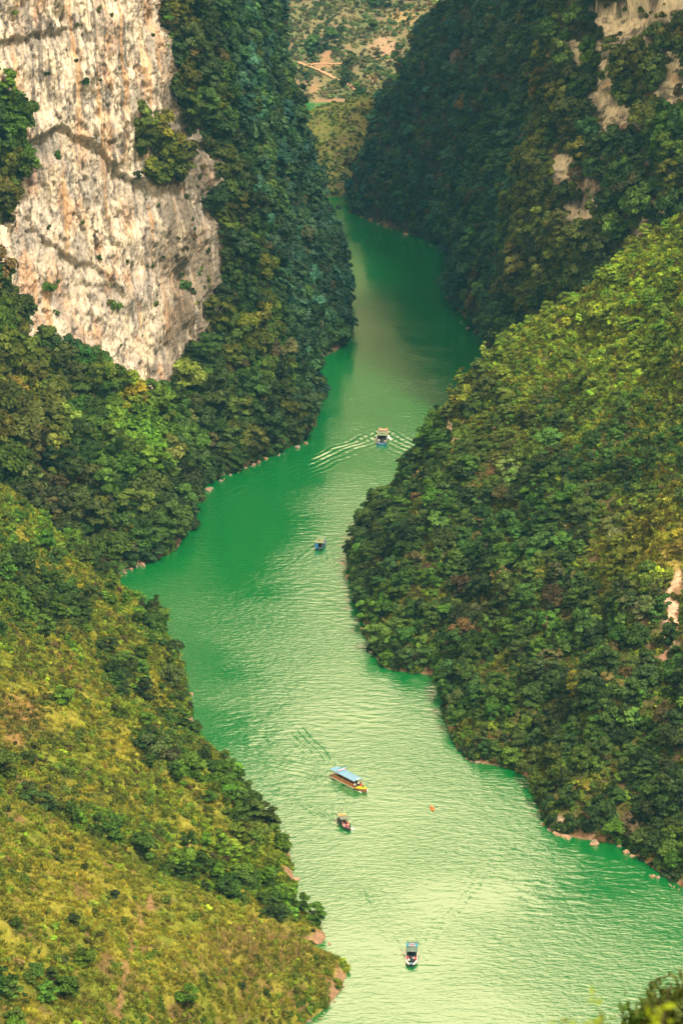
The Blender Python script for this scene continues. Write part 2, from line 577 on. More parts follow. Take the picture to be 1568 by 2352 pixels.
def cliff_rough(Q, Nn):
    u, v, dep = proj(Q)
    x, y, z = Q[..., 0], Q[..., 1], Q[..., 2]
    s = x * 0.95 + y * 0.3
    rk = rock_mask(u, v).astype(float)
    for _ in range(3):
        rk[1:-1, 1:-1] = (rk[1:-1, 1:-1] * 2 + rk[:-2, 1:-1] + rk[2:, 1:-1] + rk[1:-1, :-2] + rk[1:-1, 2:]) / 6
    fl = 1 - np.abs(fbm(s / 3.2, z / 26.0, 3.3, 4, 0.55))
    fl2 = 1 - np.abs(fbm(s / 1.1, z / 9.0, 7.3, 3, 0.55))
    saw = 0
    for Lz, A, ns in ((13.0, 3.2, 3.6), (6.0, 1.8, 1.9), (2.6, 0.9, 1.0)):
        ph = (z + 0.55 * s * (1 if Lz > 5 else 0.2) + Lz * 0.9 * fbm(s / ns, z / 40.0, Lz, 3)) / Lz
        fr = ph - np.floor(ph)
        mod = np.clip(0.15 + 1.3 * fbm(s / 9.0, z / 11.0, Lz + 2.1, 2), 0, 1.2)
        saw = saw + A * mod * (1 - fr) ** 1.6
    pits = -2.4 * sstep(0.45, 0.75, fbm(s / 2.0, z / 4.2, 12.3, 3))
    big = 4.0 * fbm(s / 15.0, z / 18.0, 21.0, 3)
    smooth_zone = sstep(-0.1, 0.35, fbm(s / 16.0, z / 20.0, 44.0, 2))
    d = big + (1.6 * fl + 0.6 * fl2 + saw + pits - 2.2) * (1 - 0.7 * smooth_zone)
    d = d + 0.75 * (1 - np.abs(fbm(s / 1.4, y / 1.4, z / 2.2, 3, .6))) + 0.35 * fbm(s / .8, y / .8, z / .9, 2)
    crack = 1 - sstep(0.0, 0.055, np.abs(fbm(s / 10, z / 17, 51.0, 4, .55)))
    d = d - 1.1 * crack
    q = 0.9
    d = 0.45 * d + 0.55 * q * (np.floor(d / q + .35 * perlin(s / 5, z / 5, 2.)) )
    d = d + edge_recess(u, v, E1, 100, 3.6, 1.0) + edge_recess(u, v, E2, 70, 2.4, 1.0) + edge_recess(u, v, E3, 70, 3.5, 0.9) + edge_recess(u, v, E4, 60, 3.5, .9)
    return d * rk + (1 - rk) * 1.2 * fbm(x / 6, y / 6, z / 9, 3) * sstep(0, 8, z)


CLIFF_COLS = [
    [(-150, 1340), (-150, 1100, 858), (-150, 850, 890), (-150, 600, 925), (-150, 420, 938), (-150, 250, 948), (-150, 0, 962)],
    [(60, 1340), (0, 1110, 866), (0, 900, 890), (0, 655, 930), (0, 450, 945), (0, 250, 956), (0, 0, 970)],
    [(200, 1335), (150, 1150, 880), (100, 950, 908), (72, 742, 945), (62, 500, 960), (60, 250, 970), (60, 0, 980)],
    [(330, 1298), (285, 1140, 886), (225, 950, 918), (180, 790, 953), (155, 500, 966), (150, 250, 975), (150, 0, 985)],
    [(425, 1252), (385, 1100, 905), (335, 955, 935), (290, 848, 961), (262, 500, 973), (252, 250, 981), (250, 0, 989)],
    [(462, 1135), (430, 1020, 951), (395, 930, 963), (375, 875, 970), (352, 500, 982), (342, 250, 988), (340, 0, 996)],
    [(580, 1068), (550, 950, 979), (510, 800, 986), (470, 600, 992), (430, 400, 998), (410, 200, 1003), (395, 0, 1010)],
    [(702, 1016), (672, 880, 1008), (642, 700, 1013), (592, 500, 1018), (545, 300, 1022), (515, 150, 1027), (495, 0, 1032)],
    [(716, 950), (702, 800, 1046), (682, 660, 1050), (642, 500, 1053), (594, 300, 1058), (564, 150, 1062), (545, 0, 1068)],
    [(712, 852), (688, 740, 1117), (664, 620, 1122), (628, 450, 1127), (588, 280, 1132), (560, 140, 1135), (547, 0, 1142)],
    [(802, 787), (766, 660, 1160), (736, 560, 1163), (692, 420, 1168), (652, 270, 1173), (622, 130, 1178), (602, 0, 1185)],
    [(794, 695), (766, 590, 1232), (732, 480, 1236), (692, 360, 1241), (657, 230, 1246), (632, 110, 1250), (617, 0, 1256)],
    [(774, 592), (735, 515, 1321), (700, 430, 1326), (668, 320, 1330), (638, 220, 1335), (612, 110, 1340), (600, 0, 1346)],
    [(750, 482), (715, 428, 1440), (684, 350, 1444), (658, 270, 1449), (632, 200, 1454), (608, 110, 1459), (598, 0, 1465)],
    [('w', -40, 1500, 0), (640, 428, 1500), (620, 350, 1500), (600, 270, 1500), (580, 200, 1500), (560, 110, 1500), (550, 0, 1500)],
]
CTOP = [(-8, 12, 75), (-30, 20, 70), (-90, 30, 40)]
LCa = patch('LCa', CLIFF_COLS[:8], CTOP, 440, 500, 1.6, 30, cliff_rough, seed=2, du=-12)
LCb = patch('LCb', CLIFF_COLS[7:], CTOP, 330, 170, 4.0, 22, wall_rough, seed=9, du=-14)

# ---- the right bank
R1 = patch('R1', [
    [('w', 140, 520, 0), ('w', 150, 540, 14), ('w', 165, 560, 30), ('w', 185, 590, 55), ('w', 215, 640, 85)],
    [(1760, 2160), (1830, 1980), (1900, 1750), (2000, 1350), (2100, 300, 800)],
    [(1568, 2046), (1630, 1880), (1720, 1600), (1840, 1100), (1980, 260, 835)],
    [(1452, 1968), (1520, 1780), (1600, 1500), (1720, 1050), (1870, 270, 850)],
    [(1425, 1945), (1480, 1740), (1560, 1470), (1670, 1020), (1800, 300, 858)],
    [(1250, 1905), (1330, 1700), (1430, 1430), (1560, 1000), (1700, 370, 866)],
    [(1208, 1800), (1280, 1620), (1380, 1370), (1510, 960), (1630, 425, 872)],
    [(1165, 1766), (1240, 1580), (1340, 1330), (1460, 930), (1568, 470, 878)],
    [(1068, 1745), (1140, 1550), (1240, 1300), (1370, 920), (1480, 530, 884)],
    [(1010, 1650), (1090, 1460), (1180, 1240), (1300, 910), (1400, 588, 890)],
    [(1000, 1560), (1060, 1380), (1140, 1180), (1240, 910), (1320, 640, 894)],
    [(868, 1531), (930, 1370), (1020, 1160), (1150, 920), (1240, 690, 896)],
    [(822, 1430), (880, 1290), (960, 1130), (1080, 930), (1170, 735, 896)],
    [(791, 1300), (838, 1220), (910, 1110), (1010, 945), (1110, 780, 893)],
    [(802, 1240), (838, 1190), (900, 1095), (985, 950), (1085, 805, 894)],
    [('w', 24, 930, 0), (900, 1130, 916), (960, 1040, 916), (1040, 930, 914), (1120, 830, 912)],
], [(14, 28, -6), (30, 50, -40)], 480, 260, 2.0, 17, gully_rough, seed=13, du=11, dv=32)

R2 = patch('R2', [
    [('w', 75, 1075, 0), (1195, 690, 1066), (1225, 510, 1068), (1288, 264, 1072), (1318, 38, 1077)],
    [('w', 58, 1024, 0), (1178, 690, 1022), (1189, 510, 1024), (1257, 264, 1027), (1280, 38, 1031)],
    [('w', 72, 990, 0), (1262, 690, 1000), (1282, 510, 1004), (1342, 264, 1008), (1372, 38, 1014)],
    [('w', 88, 960, 0), (1362, 690, 973), (1392, 510, 979), (1442, 264, 986), (1472, 38, 992)],
    [('w', 108, 935, 0), (1500, 620, 950), (1520, 450, 957), (1560, 264, 964), (1580, 38, 970)],
    [('w', 140, 915, 0), (1700, 600, 930), (1710, 450, 936), (1730, 264, 944), (1750, 38, 952)],
    [('w', 190, 890, 0), (1960, 600, 910), (1970, 450, 916), (1990, 264, 924), (2010, 38, 930)],
], [(10, 8, 60), (25, 10, 60), (80, 20, 30)], 380, 280, 3.5, 20, wall_rough, seed=17)

R3 = patch('R3', [
    [('w', 60, 1560, 0), (920, 400, 1530), (970, 300, 1530), (1010, 220, 1530), (1050, 150, 1530), (1090, 60, 1530), (1130, 0, 1530)],
    [(790, 473), (812, 400, 1454), (846, 300, 1462), (880, 222, 1468), (932, 150, 1475), (975, 60, 1482), (1050, -20, 1490)],
    [(886, 521), (892, 430, 1398), (912, 330, 1403), (942, 230, 1408), (982, 130, 1413), (1022, 50, 1417), (1065, -20, 1422)],
    [(1030, 579), (1036, 480, 1338), (1051, 370, 1343), (1072, 260, 1348), (1097, 150, 1352), (1122, 60, 1356), (1145, -20, 1362)],
    [(1032, 640), (1040, 540, 1282), (1060, 420, 1290), (1085, 300, 1296), (1112, 180, 1301), (1140, 70, 1306), (1158, -20, 1312)],
    [(1028, 692), (1042, 590, 1236), (1072, 450, 1244), (1102, 320, 1250), (1132, 200, 1255), (1162, 80, 1260), (1180, -20, 1266)],
    [(1086, 764), (1112, 640, 1175), (1142, 500, 1183), (1182, 350, 1190), (1212, 210, 1195), (1242, 80, 1200), (1265, -20, 1207)],
    [('w', 62, 1110, 0), (1190, 700, 1122), (1230, 550, 1128), (1282, 400, 1134), (1312, 250, 1140), (1342, 100, 1145), (1365, -20, 1152)],
    [('w', 80, 1070, 0), (1260, 760, 1085), (1320, 600, 1090), (1380, 440, 1096), (1410, 300, 1100), (1440, 130, 1105), (1465, -20, 1110)],
], [(8, 10, 70), (25, 14, 60), (90, 20, 30)], 330, 170, 4.0, 22, wall_rough, seed=23, du=12)

# ---- the far slopes seen through the gap
F1 = patch('F1', [
    [('w', -140, 1500, 0), ('w', -140, 1530, 14), ('w', -140, 1556, 26), ('w', -140, 1580, 32)],
    [(700, 452), (690, 400, 1510), (680, 320, 1535), (668, 268, 1556)],
    [(750, 452), (745, 380, 1508), (735, 300, 1532), (745, 240, 1556)],
    [(800, 452), (800, 380, 1508), (800, 300, 1532), (800, 229, 1556)],
    [('w', 20, 1480, 0), (860, 370, 1512), (855, 290, 1536), (850, 214, 1558)],
    [('w', 70, 1490, 0), (980, 370, 1520), (960, 280, 1545), (950, 190, 1570)],
    [('w', 150, 1500, 0), ('w', 150, 1530, 20), ('w', 150, 1556, 40), ('w', 150, 1580, 50)],
], [(0, 30, -14), (0, 60, -30)], 140, 70, 2.2, 18, seed=31)
F2 = patch('F2', [
    [('w', x, 1776 + 6 * math.sin(x / 30), 0), ('w', x, 1810, 17), ('w', x, 1848, 36 + h), ('w', x, 1890, 60 + h), ('w', x, 1960, 135 + h)]
    for x, h in ((-420, 8), (-260, 4), (-140, 0), (-60, 0), (0, 2), (60, 3), (130, 5), (260, 8), (420, 10))
], [(0, 90, 120), (0, 100, 150), (0, 150, 165)], 260, 150, 2.6, 26, seed=37)
# the slope the photographer stands on, below the frame
NEAR = patch('NEAR', [
    [('w', x, 372 + abs(x) * 0.1, 0), ('w', x, 250, 92), ('w', x, 130, 176), ('w', x, 45, 247), ('w', x, 12, 272.6), ('w', x * 1.0, -6, 278.3)]
    for x in (-260, -120, -40, 0, 40, 120, 260)
], [(0, -60, 6)], 120, 140, 0.5, 14, seed=41)


# ------------------------------------------------------------------ ground colours
def mixc(a, b, t):
    return a + (np.asarray(b) - a) * t[..., None]


def shoreh(x, y):
    return 0.12 + 1.6 * sstep(0.02, 0.42, fbm(x / 9.0, y / 9.0, 3.0, 3))


def ground_colour(pa, base, alt, dark, k=1.0):
    x, y, z = (pa['P'][..., i] for i in range(3))
    c = np.ones(x.shape + (3,)) * np.array(base)
    c = mixc(c, np.array(alt), sstep(-0.15, 0.45, fbm(x / 14, y / 14, z / 14, 4)))
    c = mixc(c, np.array(dark), sstep(0.05, 0.5, fbm(x / 7 + 40, y / 7, z / 7, 3)) * 0.8)
    sh_ = shoreh(x, y)
    shore = 1 - sstep(0.7, 1.15, z / sh_ + 0.25 * fbm(x / 1.5, y / 1.5, z / 1.5, 2))
    c = mixc(c, np.array((0.22, 0.135, 0.085)), shore)
    c = mixc(c, np.array((0.10, 0.06, 0.04)), 1 - sstep(-0.5, 0.35, z))
    return c


def spots(pa, c, items):
    for (u0, v0, ru, rv, col, st) in items:
        w = np.exp(-((pa['u'] - u0) / ru) ** 2 - ((pa['v'] - v0) / rv) ** 2)
        n = fbm(pa['P'][..., 0] / 3.5, pa['P'][..., 1] / 3.5, pa['P'][..., 2] / 3.5, 3)
        c = mixc(c, np.array(col), np.clip(sstep(0.25, 0.6, w + 0.25 * n) * st, 0, 1))
    return c


GOLD = (0.185, 0.175, 0.025); OLIVE = (0.12, 0.145, 0.018); BROWN = (0.12, 0.07, 0.035); DKG = (0.03, 0.042, 0.012)
PINK = (0.46, 0.30, 0.21); PALE = (0.55, 0.44, 0.34); SOILR = (0.26, 0.155, 0.09)

c = ground_colour(L1, GOLD, OLIVE, BROWN)
c = spots(L1, c, [(345, 2075, 9, 30, (.2, .12, .06), .9), (322, 2120, 9, 30, (.2, .12, .06), .9), (302, 2170, 9, 36, (.2, .12, .06), .9), (288, 2230, 9, 40, (.2, .12, .06), .9), (275, 2300, 10, 44, (.2, .12, .06), .9), (560, 2160, 60, 40, (0.24, 0.16, 0.06), .6), (470, 2075, 8, 6, PINK, .9)])
patch_mesh(L1, 'hillside', c, M_SOIL, 'nearest grassy spur sloping to the river at lower left')
c = ground_colour(L2, GOLD, OLIVE, DKG)
c = spots(L2, c, [(40, 1650, 70, 60, (0.2, 0.11, 0.05), .8), (480, 1690, 26, 12, (0.3, 0.2, 0.13), .7), (60, 1790, 60, 30, BROWN, .8)])
patch_mesh(L2, 'hillside', c, M_SOIL, 'grassy hillside of shrubs on the left bank behind the nearest spur')
# limestone wall
x, y, z = (LCa['P'][..., i] for i in range(3))
u, v = LCa['u'], LCa['v']
s = x * 0.95 + y * 0.3
rock = rock_mask(proj(LCa['base'])[0], proj(LCa['base'])[1])
c = np.ones(x.shape + (3,)) * np.array((0.70, 0.60, 0.49))
c = mixc(c, np.array((0.66, 0.40, 0.25)), sstep(0.05, 0.55, fbm(s / 7, z / 20, 61.0, 3)) * 0.85)
c = mixc(c, np.array((0.68, 0.56, 0.37)), sstep(0.1, 0.5, fbm(s / 5 + 9, z / 25, 63.0, 3)) * 0.5)
c = mixc(c, np.array((0.36, 0.33, 0.305)), sstep(0.05, 0.4, fbm(s / 6, z / 13, 66.0, 4)) * 0.7)
c = mixc(c, np.array((0.10, 0.09, 0.08)), sstep(0.27, 0.55, fbm(s / 1.8, z / 6, 71.0, 4)) * 0.85)
crk = np.maximum(1 - sstep(0.0, 0.05, np.abs(fbm(s / 10, z / 17, 51.0, 4, .55))), 1 - sstep(0.0, 0.03, np.abs(fbm(s / 6 + 20, z / 6, 53.0, 4, .55))))
c = mixc(c, np.array((0.12, 0.105, 0.095)), crk * .7)
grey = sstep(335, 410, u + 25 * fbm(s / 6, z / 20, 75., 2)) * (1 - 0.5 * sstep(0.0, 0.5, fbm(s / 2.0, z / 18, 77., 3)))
stain = sstep(0.12, 0.42, fbm(s / 1.5, z / 40, 81.0, 4, .6)) * sstep(-.35, .2, fbm(s / 16, z / 20, 83., 2) + .012 * (z - 95))
c = mixc(c, np.array((0.15, 0.135, 0.125)), stain * .75)
c = mixc(c, np.array((0.66, 0.37, 0.17)), sstep(0.3, 0.6, fbm(s / 2.6 + 31, z / 38, 85.0, 3)) * .6)
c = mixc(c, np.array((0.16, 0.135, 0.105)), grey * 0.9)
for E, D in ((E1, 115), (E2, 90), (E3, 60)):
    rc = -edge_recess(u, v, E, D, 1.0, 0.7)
    c = mixc(c, np.array((0.33, 0.295, 0.26)), np.clip(rc * .6, 0, 0.4))  # grey unweathered rock in the recesses, with some overhang shade put into the colour
low = ground_colour(LCa, (0.07, 0.055, 0.03), (0.05, 0.05, 0.02), (0.10, 0.06, 0.04))
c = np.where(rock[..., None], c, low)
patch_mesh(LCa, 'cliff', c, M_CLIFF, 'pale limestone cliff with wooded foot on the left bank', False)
LCa['rock'] = rock


def veg_wall(pa, name, label, rocks, base=(0.075, 0.06, 0.04), rockc=(0.44, 0.36, 0.28)):
    x, y, z = (pa['P'][..., i] for i in range(3))
    c = ground_colour(pa, base, (0.05, 0.05, 0.028), (0.14, 0.105, 0.075))
    s_ = x * 0.7 + y * 0.7
    rk = np.zeros(x.shape, bool)
    for (u0, v0, ru, rv) in rocks:
        w = ((pa['u'] - u0) / ru) ** 2 + ((pa['v'] - v0) / rv) ** 2 + 1.1 * fbm(s_ / 3, z / 7, 5.5, 4, .6)
        rk |= w < 1.0
    cr = np.ones(x.shape + (3,)) * np.array(rockc)
    cr = mixc(cr, np.array((0.25, 0.22, 0.20)), sstep(-0.1, 0.35, fbm(s_ / 3, z / 12, 66.0, 4)))
    cr = mixc(cr, np.array((0.48, 0.31, 0.2)), sstep(0.2, 0.6, fbm(s_ / 5, z / 9, 69.0, 3)) * .7)
    cr = mixc(cr, np.array((0.10, 0.09, 0.08)), sstep(.12, .42, fbm(s_ / 1.3, z / 5, 73.0, 4, .6)) * .85)
    c = np.where(rk[..., None], cr, c)
    pa['rock'] = rk
    patch_mesh(pa, name, c, M_CLIFF, label, False)


veg_wall(LCb, 'cliff', 'dark wooded canyon wall beyond the pale cliff on the left',
         [(530, 125, 9, 22), (550, 200, 6, 30), (612, 425, 16, 50), (570, 640, 14, 45), (610, 770, 10, 30), (588, 610, 9, 40), (640, 230, 7, 30), (655, 660, 8, 50), (635, 920, 8, 40), (540, 700, 10, 60)],
         rockc=(0.34, 0.26, 0.20))
veg_wall(R2, 'cliff', 'wooded cliff with bare limestone patches at upper right',
         [(1322, 465, 54, 89), (1412, 300, 60, 91), (1395, 60, 67, 75), (1460, 40, 88, 72), (1520, 30, 88, 56), (1548, 180, 40, 53), (1320, 120, 40, 40), (1312, 512, 34, 37), (1500, 490, 26, 37), (1290, 430, 20, 62), (1395, 180, 23, 48), (1475, 540, 18, 40)],
         rockc=(0.72, 0.62, 0.50))
veg_wall(R3, 'cliff', 'steep hazy wooded canyon wall at the far right bend',
         [(1210, 280, 26, 34), (1195, 320, 12, 22), (835, 330, 5, 30), (815, 420, 5, 30), (870, 300, 6, 18), (1250, 150, 8, 40), (1040, 140, 10, 26), (1190, 640, 8, 50)],
         base=(0.07, 0.06, 0.05), rockc=(0.24, 0.18, 0.15))
c = ground_colour(R1, (0.085, 0.08, 0.022), (0.06, 0.07, 0.02), (0.11, 0.07, 0.045))
c = spots(R1, c, [(1540, 1420, 20, 75, (0.52, 0.35, 0.25), 1), (1557, 1350, 16, 50, (0.52, 0.35, 0.25), 1), (1525, 1500, 14, 40, (0.30, 0.17, 0.12), .9),
                  (1540, 1260, 70, 60, (0.27, 0.22, 0.05), .9), (1450, 1300, 60, 60, GOLD, .6), (1295, 870, 18, 12, (0.5, 0.33, 0.24), .9), (1283, 912, 6, 5, PALE, 1),
                  (1150, 1080, 60, 40, BROWN, .7), (1110, 1420, 60, 50, (0.06, 0.035, 0.02), .9), (1040, 1000, 30, 40, PALE, 1),
                  (1300, 1890, 60, 18, (0.30, 0.22, 0.17), 1), (1450, 1900, 24, 40, (0.33, 0.25, 0.2), 1), (950, 1500, 50, 20, (0.2, 0.14, .1), .9)])
patch_mesh(R1, 'hillside', c, M_SOIL, 'green shrub-covered hillside on the right bank')
c = ground_colour(F1, (0.13, 0.13, 0.035), (0.10, 0.12, 0.03), (0.09, 0.07, 0.04))
patch_mesh(F1, 'hillside', c, M_SOIL, 'low yellow-green ridge in the gap of the canyon')
c = ground_colour(F2, (0.14, 0.13, 0.065), (0.11, 0.125, 0.055), (0.15, 0.105, 0.07))
c = spots(F2, c, [(885, 108, 36, 26, (0.27, 0.185, 0.125), .95), (745, 135, 12, 16, SOILR, .9), (735, 150, 40, 5, SOILR, .8), (760, 122, 10, 14, SOILR, .8), (722, 205, 8, 30, SOILR, .7),
                  (855, 185, 10, 12, (0.45, 0.28, 0.2), .8), (930, 40, 40, 20, (0.28, 0.2, 0.09), .7), (875, 130, 26, 14, (0.27, 0.185, 0.125), .9), (800, 118, 8, 14, SOILR, .5)])
patch_mesh(F2, 'hillside', c, M_SOIL, 'far brushy hillside crossed by a trail beyond the canyon')
c = ground_colour(NEAR, OLIVE, DKG, BROWN)
patch_mesh(NEAR, 'hillside', c, M_SOIL, 'slope below the viewpoint')

me = fast_mesh('ground', np.array([(-1700, -500, -9), (1700, -500, -9), (1700, 2700, -9), (-1700, 2700, -9)], float), np.array([[0, 1, 2, 3]]), [M_SOIL],
               attrs=[('col', 'FLOAT_COLOR', np.tile((0.08, 0.075, 0.03, 1), (4, 1)))])
tag(link('ground', me), 'river bed and land under the canyon', 'ground', kind='structure')

# ------------------------------------------------------------------ boats: position, heading
BOATS = dict(
    tour=dict(bow=S(842, 1822), stern=S(768, 1784)),
    red=dict(bow=S(801, 1908), stern=S(781, 1886)),
    front=dict(bow=S(944, 2218), stern=S(946, 2188)),
    blue=dict(stern=S(732, 1264), bow=S(741, 1244)),
    orange=dict(stern=S(875, 1027), bow=S(881, 985)),
)

# ------------------------------------------------------------------ river surface with wakes
LEFT_SH = np.array([S(*p)[:2] for p in [(430, 2560), (600, 2420), (700, 2352), (782, 2275), (800, 2222), (740, 2160), (684, 2050), (684, 2020), (667, 1945), (590, 1830), (455, 1665), (438, 1560), (380, 1440), (278, 1330), (330, 1298), (425, 1252), (462, 1135), (580, 1068), (702, 1016), (712, 852), (802, 787), (774, 592), (764, 482)]])
RIGHT_SH = np.array([S(*p)[:2] for p in [(1900, 2300), (1760, 2160), (1568, 2046), (1425, 1945), (1250, 1905), (1165, 1766), (1068, 1745), (1000, 1560), (868, 1531), (822, 1430), (791, 1300), (802, 1240), (1086, 764), (1028, 692), (1030, 579), (886, 521), (800, 475)]])


def water_rows(y0, y1, dy, nx, tail):
    ys = np.arange(y0, y1, dy)
    xl = np.interp(ys, LEFT_SH[:, 1], LEFT_SH[:, 0]) - 26
    xr = np.interp(ys, RIGHT_SH[:, 1], RIGHT_SH[:, 0]) + 30
    t = np.linspace(0, 1, nx)
    X = xl[:, None] + (xr - xl)[:, None] * t[None]
    Yy = np.repeat(ys[:, None], nx, 1)
    return X, Yy


def wake(X, Y, b, amp, ang, reach, lam, width, sides=(1, 1)):
    bow, st = b['bow'][:2], b['stern'][:2]
    d = (bow - st) / np.linalg.norm(bow - st)
    n = np.array((-d[1], d[0]))
    rx, ry = X - bow[0], Y - bow[1]
    back = -(rx * d[0] + ry * d[1]); lat = rx * n[0] + ry * n[1]
    z = 0
    lat = lat + 0.9 * fbm(X / 9.0, Y / 9.0, 6.6, 2)
    for sgn, on in ((1, sides[0]), (-1, sides[1])):
        if not on:
            continue
        ca, sa = math.cos(ang), math.sin(ang)
        along = back * ca + sgn * lat * sa
        acr = -back * sa + sgn * lat * ca          # distance outside of the arm
        env = np.exp(-(np.clip(acr, 0, None) / (width * .5)) ** 2 - (np.clip(-acr, 0, None) / (width * 2.2)) ** 2)
        env = env * sstep(0.5, 4, along) * (1 - sstep(reach * .5, reach, along))
        gv = 0.75 + 0.5 * perlin(along / 7.0, acr / 5.0, 3.1)
        z = z + amp * gv * env * np.cos(2 * np.pi * (acr / lam + 0.5 * perlin(along / 14.0, acr / 9.0, 8.8))) * np.exp(-along / reach * .4)
    return z


X, Y = water_rows(440, 1170, 0.5, 190, 0)
zz = 0.0 * X
zz += wake(X, Y, BOATS['orange'], 0.17, R(31), 190, 3.1, 5.0, (1, 1))
zz += wake(X, Y, BOATS['blue'], 0.08, R(16), 40, 2.0, 2.5)
zz += wake(X, Y, BOATS['tour'], 0.26, R(17), 60, 2.0, 2.6)
zz += wake(X, Y, BOATS['red'], 0.21, R(18), 55, 1.7, 2.2)
zz += wake(X, Y, BOATS['front'], 0.25, R(18), 75, 1.9, 2.4)
zz += 0.055 * (1 - .75 * sstep(800, 1060, Y)) * fbm(X / 4.5, Y / 2.0, 1.0, 3) + 0.022 * np.sin((Y * 0.97 + X * 0.22 + 5 * fbm(X / 18, Y / 18, 4.0, 3)) * 2 * np.pi / 2.7) * sstep(-0.1, 0.5, fbm(X / 14, Y / 14, 9.0, 3))
V = np.stack([X, Y, zz], -1).reshape(-1, 3)
F = grid_faces(*X.shape)
# upstream, coarser
X2, Y2 = water_rows(1169.5, 1500, 1.2, 80, 0)
V2 = np.stack([X2, Y2, 0.03 * fbm(X2 / 5, Y2 / 3, 2.0, 2)], -1).reshape(-1, 3)
F2_ = grid_faces(*X2.shape) + len(V)
V3 = np.array([(-500, 1485, 0.0), (500, 1485, 0.0), (500, 1800, 0.0), (-500, 1800, 0.0), (-160, 300, -0.1), (240, 300, -0.1), (240, 441, -0.1), (-160, 441, -0.1)])
F3 = np.array([[0, 1, 2, 3], [4, 5, 6, 7]]) + len(V) + len(V2)
VV = np.concatenate([V, V2, V3]); FF = np.concatenate([F[:, ::-1], F2_[:, ::-1], F3])
wind = 0.34 + 0.66 * (1 - sstep(800, 1060, VV[:, 1]))
me = fast_mesh('river', VV, FF, [M_WATER], smooth=True, attrs=[('wind', 'FLOAT', wind)])
nz = np.zeros(len(me.polygons) * 3); me.polygons.foreach_get('normal', nz)
if nz.reshape(-1, 3)[:, 2].mean() < 0:
    me.flip_normals()
tag(link('river', me), 'emerald river winding through the canyon', 'river', kind='structure')

# ------------------------------------------------------------------ plants
def leaf_quads(C, D, size, g, elong=1.5):
    """diamond leaves: centres C, facing D"""
    n = len(C)
    r = g.normal(size=(n, 3))
    a = np.cross(D, r); a /= np.linalg.norm(a, axis=1)[:, None] + 1e-9
    b = np.cross(D, a)
    s = (size * g.uniform(0.6, 1.35, n))[:, None]
    a = a * s * 0.5 * elong; b = b * s * 0.5
    V = np.stack([C - a, C - b, C + a, C + b], 1).reshape(-1, 3)
    F = np.arange(4 * n).reshape(n, 4)
    return V, F


def lobes_crown(g, R_, zc, H_, nl, nleaf, size, lobe=(0.20, 0.48), flat=0.75):
    c = g.normal(size=(nl, 3)); c /= np.linalg.norm(c, axis=1)[:, None]
    c *= (g.uniform(0.2, 1, nl) ** 0.5)[:, None]
    c = c * np.array((R_ * 0.82, R_ * 0.82, H_ * 0.56)) + np.array((0, 0, zc))
    rr = R_ * g.uniform(*lobe, nl)
    shade = g.uniform(0.55, 1.45, nl)
    p = rr ** 2 / np.sum(rr ** 2)
    k = g.choice(nl, nleaf, p=p)
    d = g.normal(size=(nleaf, 3)); d /= np.linalg.norm(d, axis=1)[:, None]
    low = d[:, 2] < -0.15
    d[low, 2] *= -g.choice((1, 0.4), low.sum()); d /= np.linalg.norm(d, axis=1)[:, None]
    rad = rr[k] * g.uniform(0.35, 1.25, nleaf) ** 0.8
    C = c[k] + d * rad[:, None] * np.array((1, 1, flat))
    D = d + 0.55 * g.normal(size=(nleaf, 3)) + np.array((0, 0, 0.45)); D /= np.linalg.norm(D, axis=1)[:, None]
    V, F = leaf_quads(C, D, size, g)
    lvv = np.repeat(shade[k] * g.uniform(0.75, 1.25, nleaf), 4)
    return V, F, lvv


def trunk_arrays(g, h, r, limbs, spread):
    Vs, Fs = [], []
    off = 0

    def seg(path, rads, n=6):
        nonlocal off
        path = np.array(path, float)
        rows = []
        for p, rd in zip(path, rads):
            a = np.linspace(0, 2 * np.pi, n, endpoint=False)
            rows.append(np.stack([p[0] + rd * np.cos(a), p[1] + rd * np.sin(a), np.full(n, p[2])], 1))
        Vv = np.concatenate(rows)
        Ff = []
        for i in range(len(path) - 1):
            for j in range(n):
                k = (j + 1) % n
                Ff.append((off + i * n + j, off + i * n + k, off + (i + 1) * n + k, off + (i + 1) * n + j))
        Vs.append(Vv); Fs.append(np.array(Ff)); off += len(Vv)
    lean = g.normal(size=2) * 0.06 * h
    seg([(0, 0, -0.6), (lean[0] * .3, lean[1] * .3, h * .45), (lean[0], lean[1], h)], (r * 1.25, r * .8, r * .35))
    for i in range(limbs):
        t = g.uniform(0.45, 0.85); az = i * 2.4 + g.uniform(0, 1)
        p0 = np.array((lean[0] * t, lean[1] * t, h * t))
        p1 = p0 + np.array((math.cos(az) * spread * .55, math.sin(az) * spread * .55, h * .18))
        p2 = p0 + np.array((math.cos(az) * spread, math.sin(az) * spread, h * .42))
        seg([p0, p1, p2], (r * .5, r * .33, r * .12), 5)
    return np.concatenate(Vs), np.concatenate(Fs)


PROTO = {}


def make_tree(key, seed, R_, H_, trunk_h, nl, nleaf, size, **kw):
    g = np.random.default_rng(seed)
    V, F, lvv = lobes_crown(g, R_, trunk_h + H_ * 0.28, H_, nl, nleaf, size, **kw)
    TV, TF = trunk_arrays(g, trunk_h + H_ * 0.35, 0.055 * (trunk_h + H_) ** 0.8 * 0.6 + 0.05, 5, R_ * 0.6)
    crown = fast_mesh(key + '_crown', V, F, [M_LEAF], attrs=[('lv', 'FLOAT', lvv)])
    trunk = fast_mesh(key + '_trunk', TV, TF, [M_BARK], smooth=True)
    full = fast_mesh(key + '_full', np.concatenate([V, TV]), np.concatenate([F, TF + len(V)]), [M_LEAF, M_BARK],
                     np.concatenate([np.zeros(len(F), int), np.ones(len(TF), int)]), attrs=[('lv', 'FLOAT', np.concatenate([lvv, np.ones(len(TV))]))])
    PROTO[key] = dict(crown=crown, trunk=trunk, full=full, R=R_)


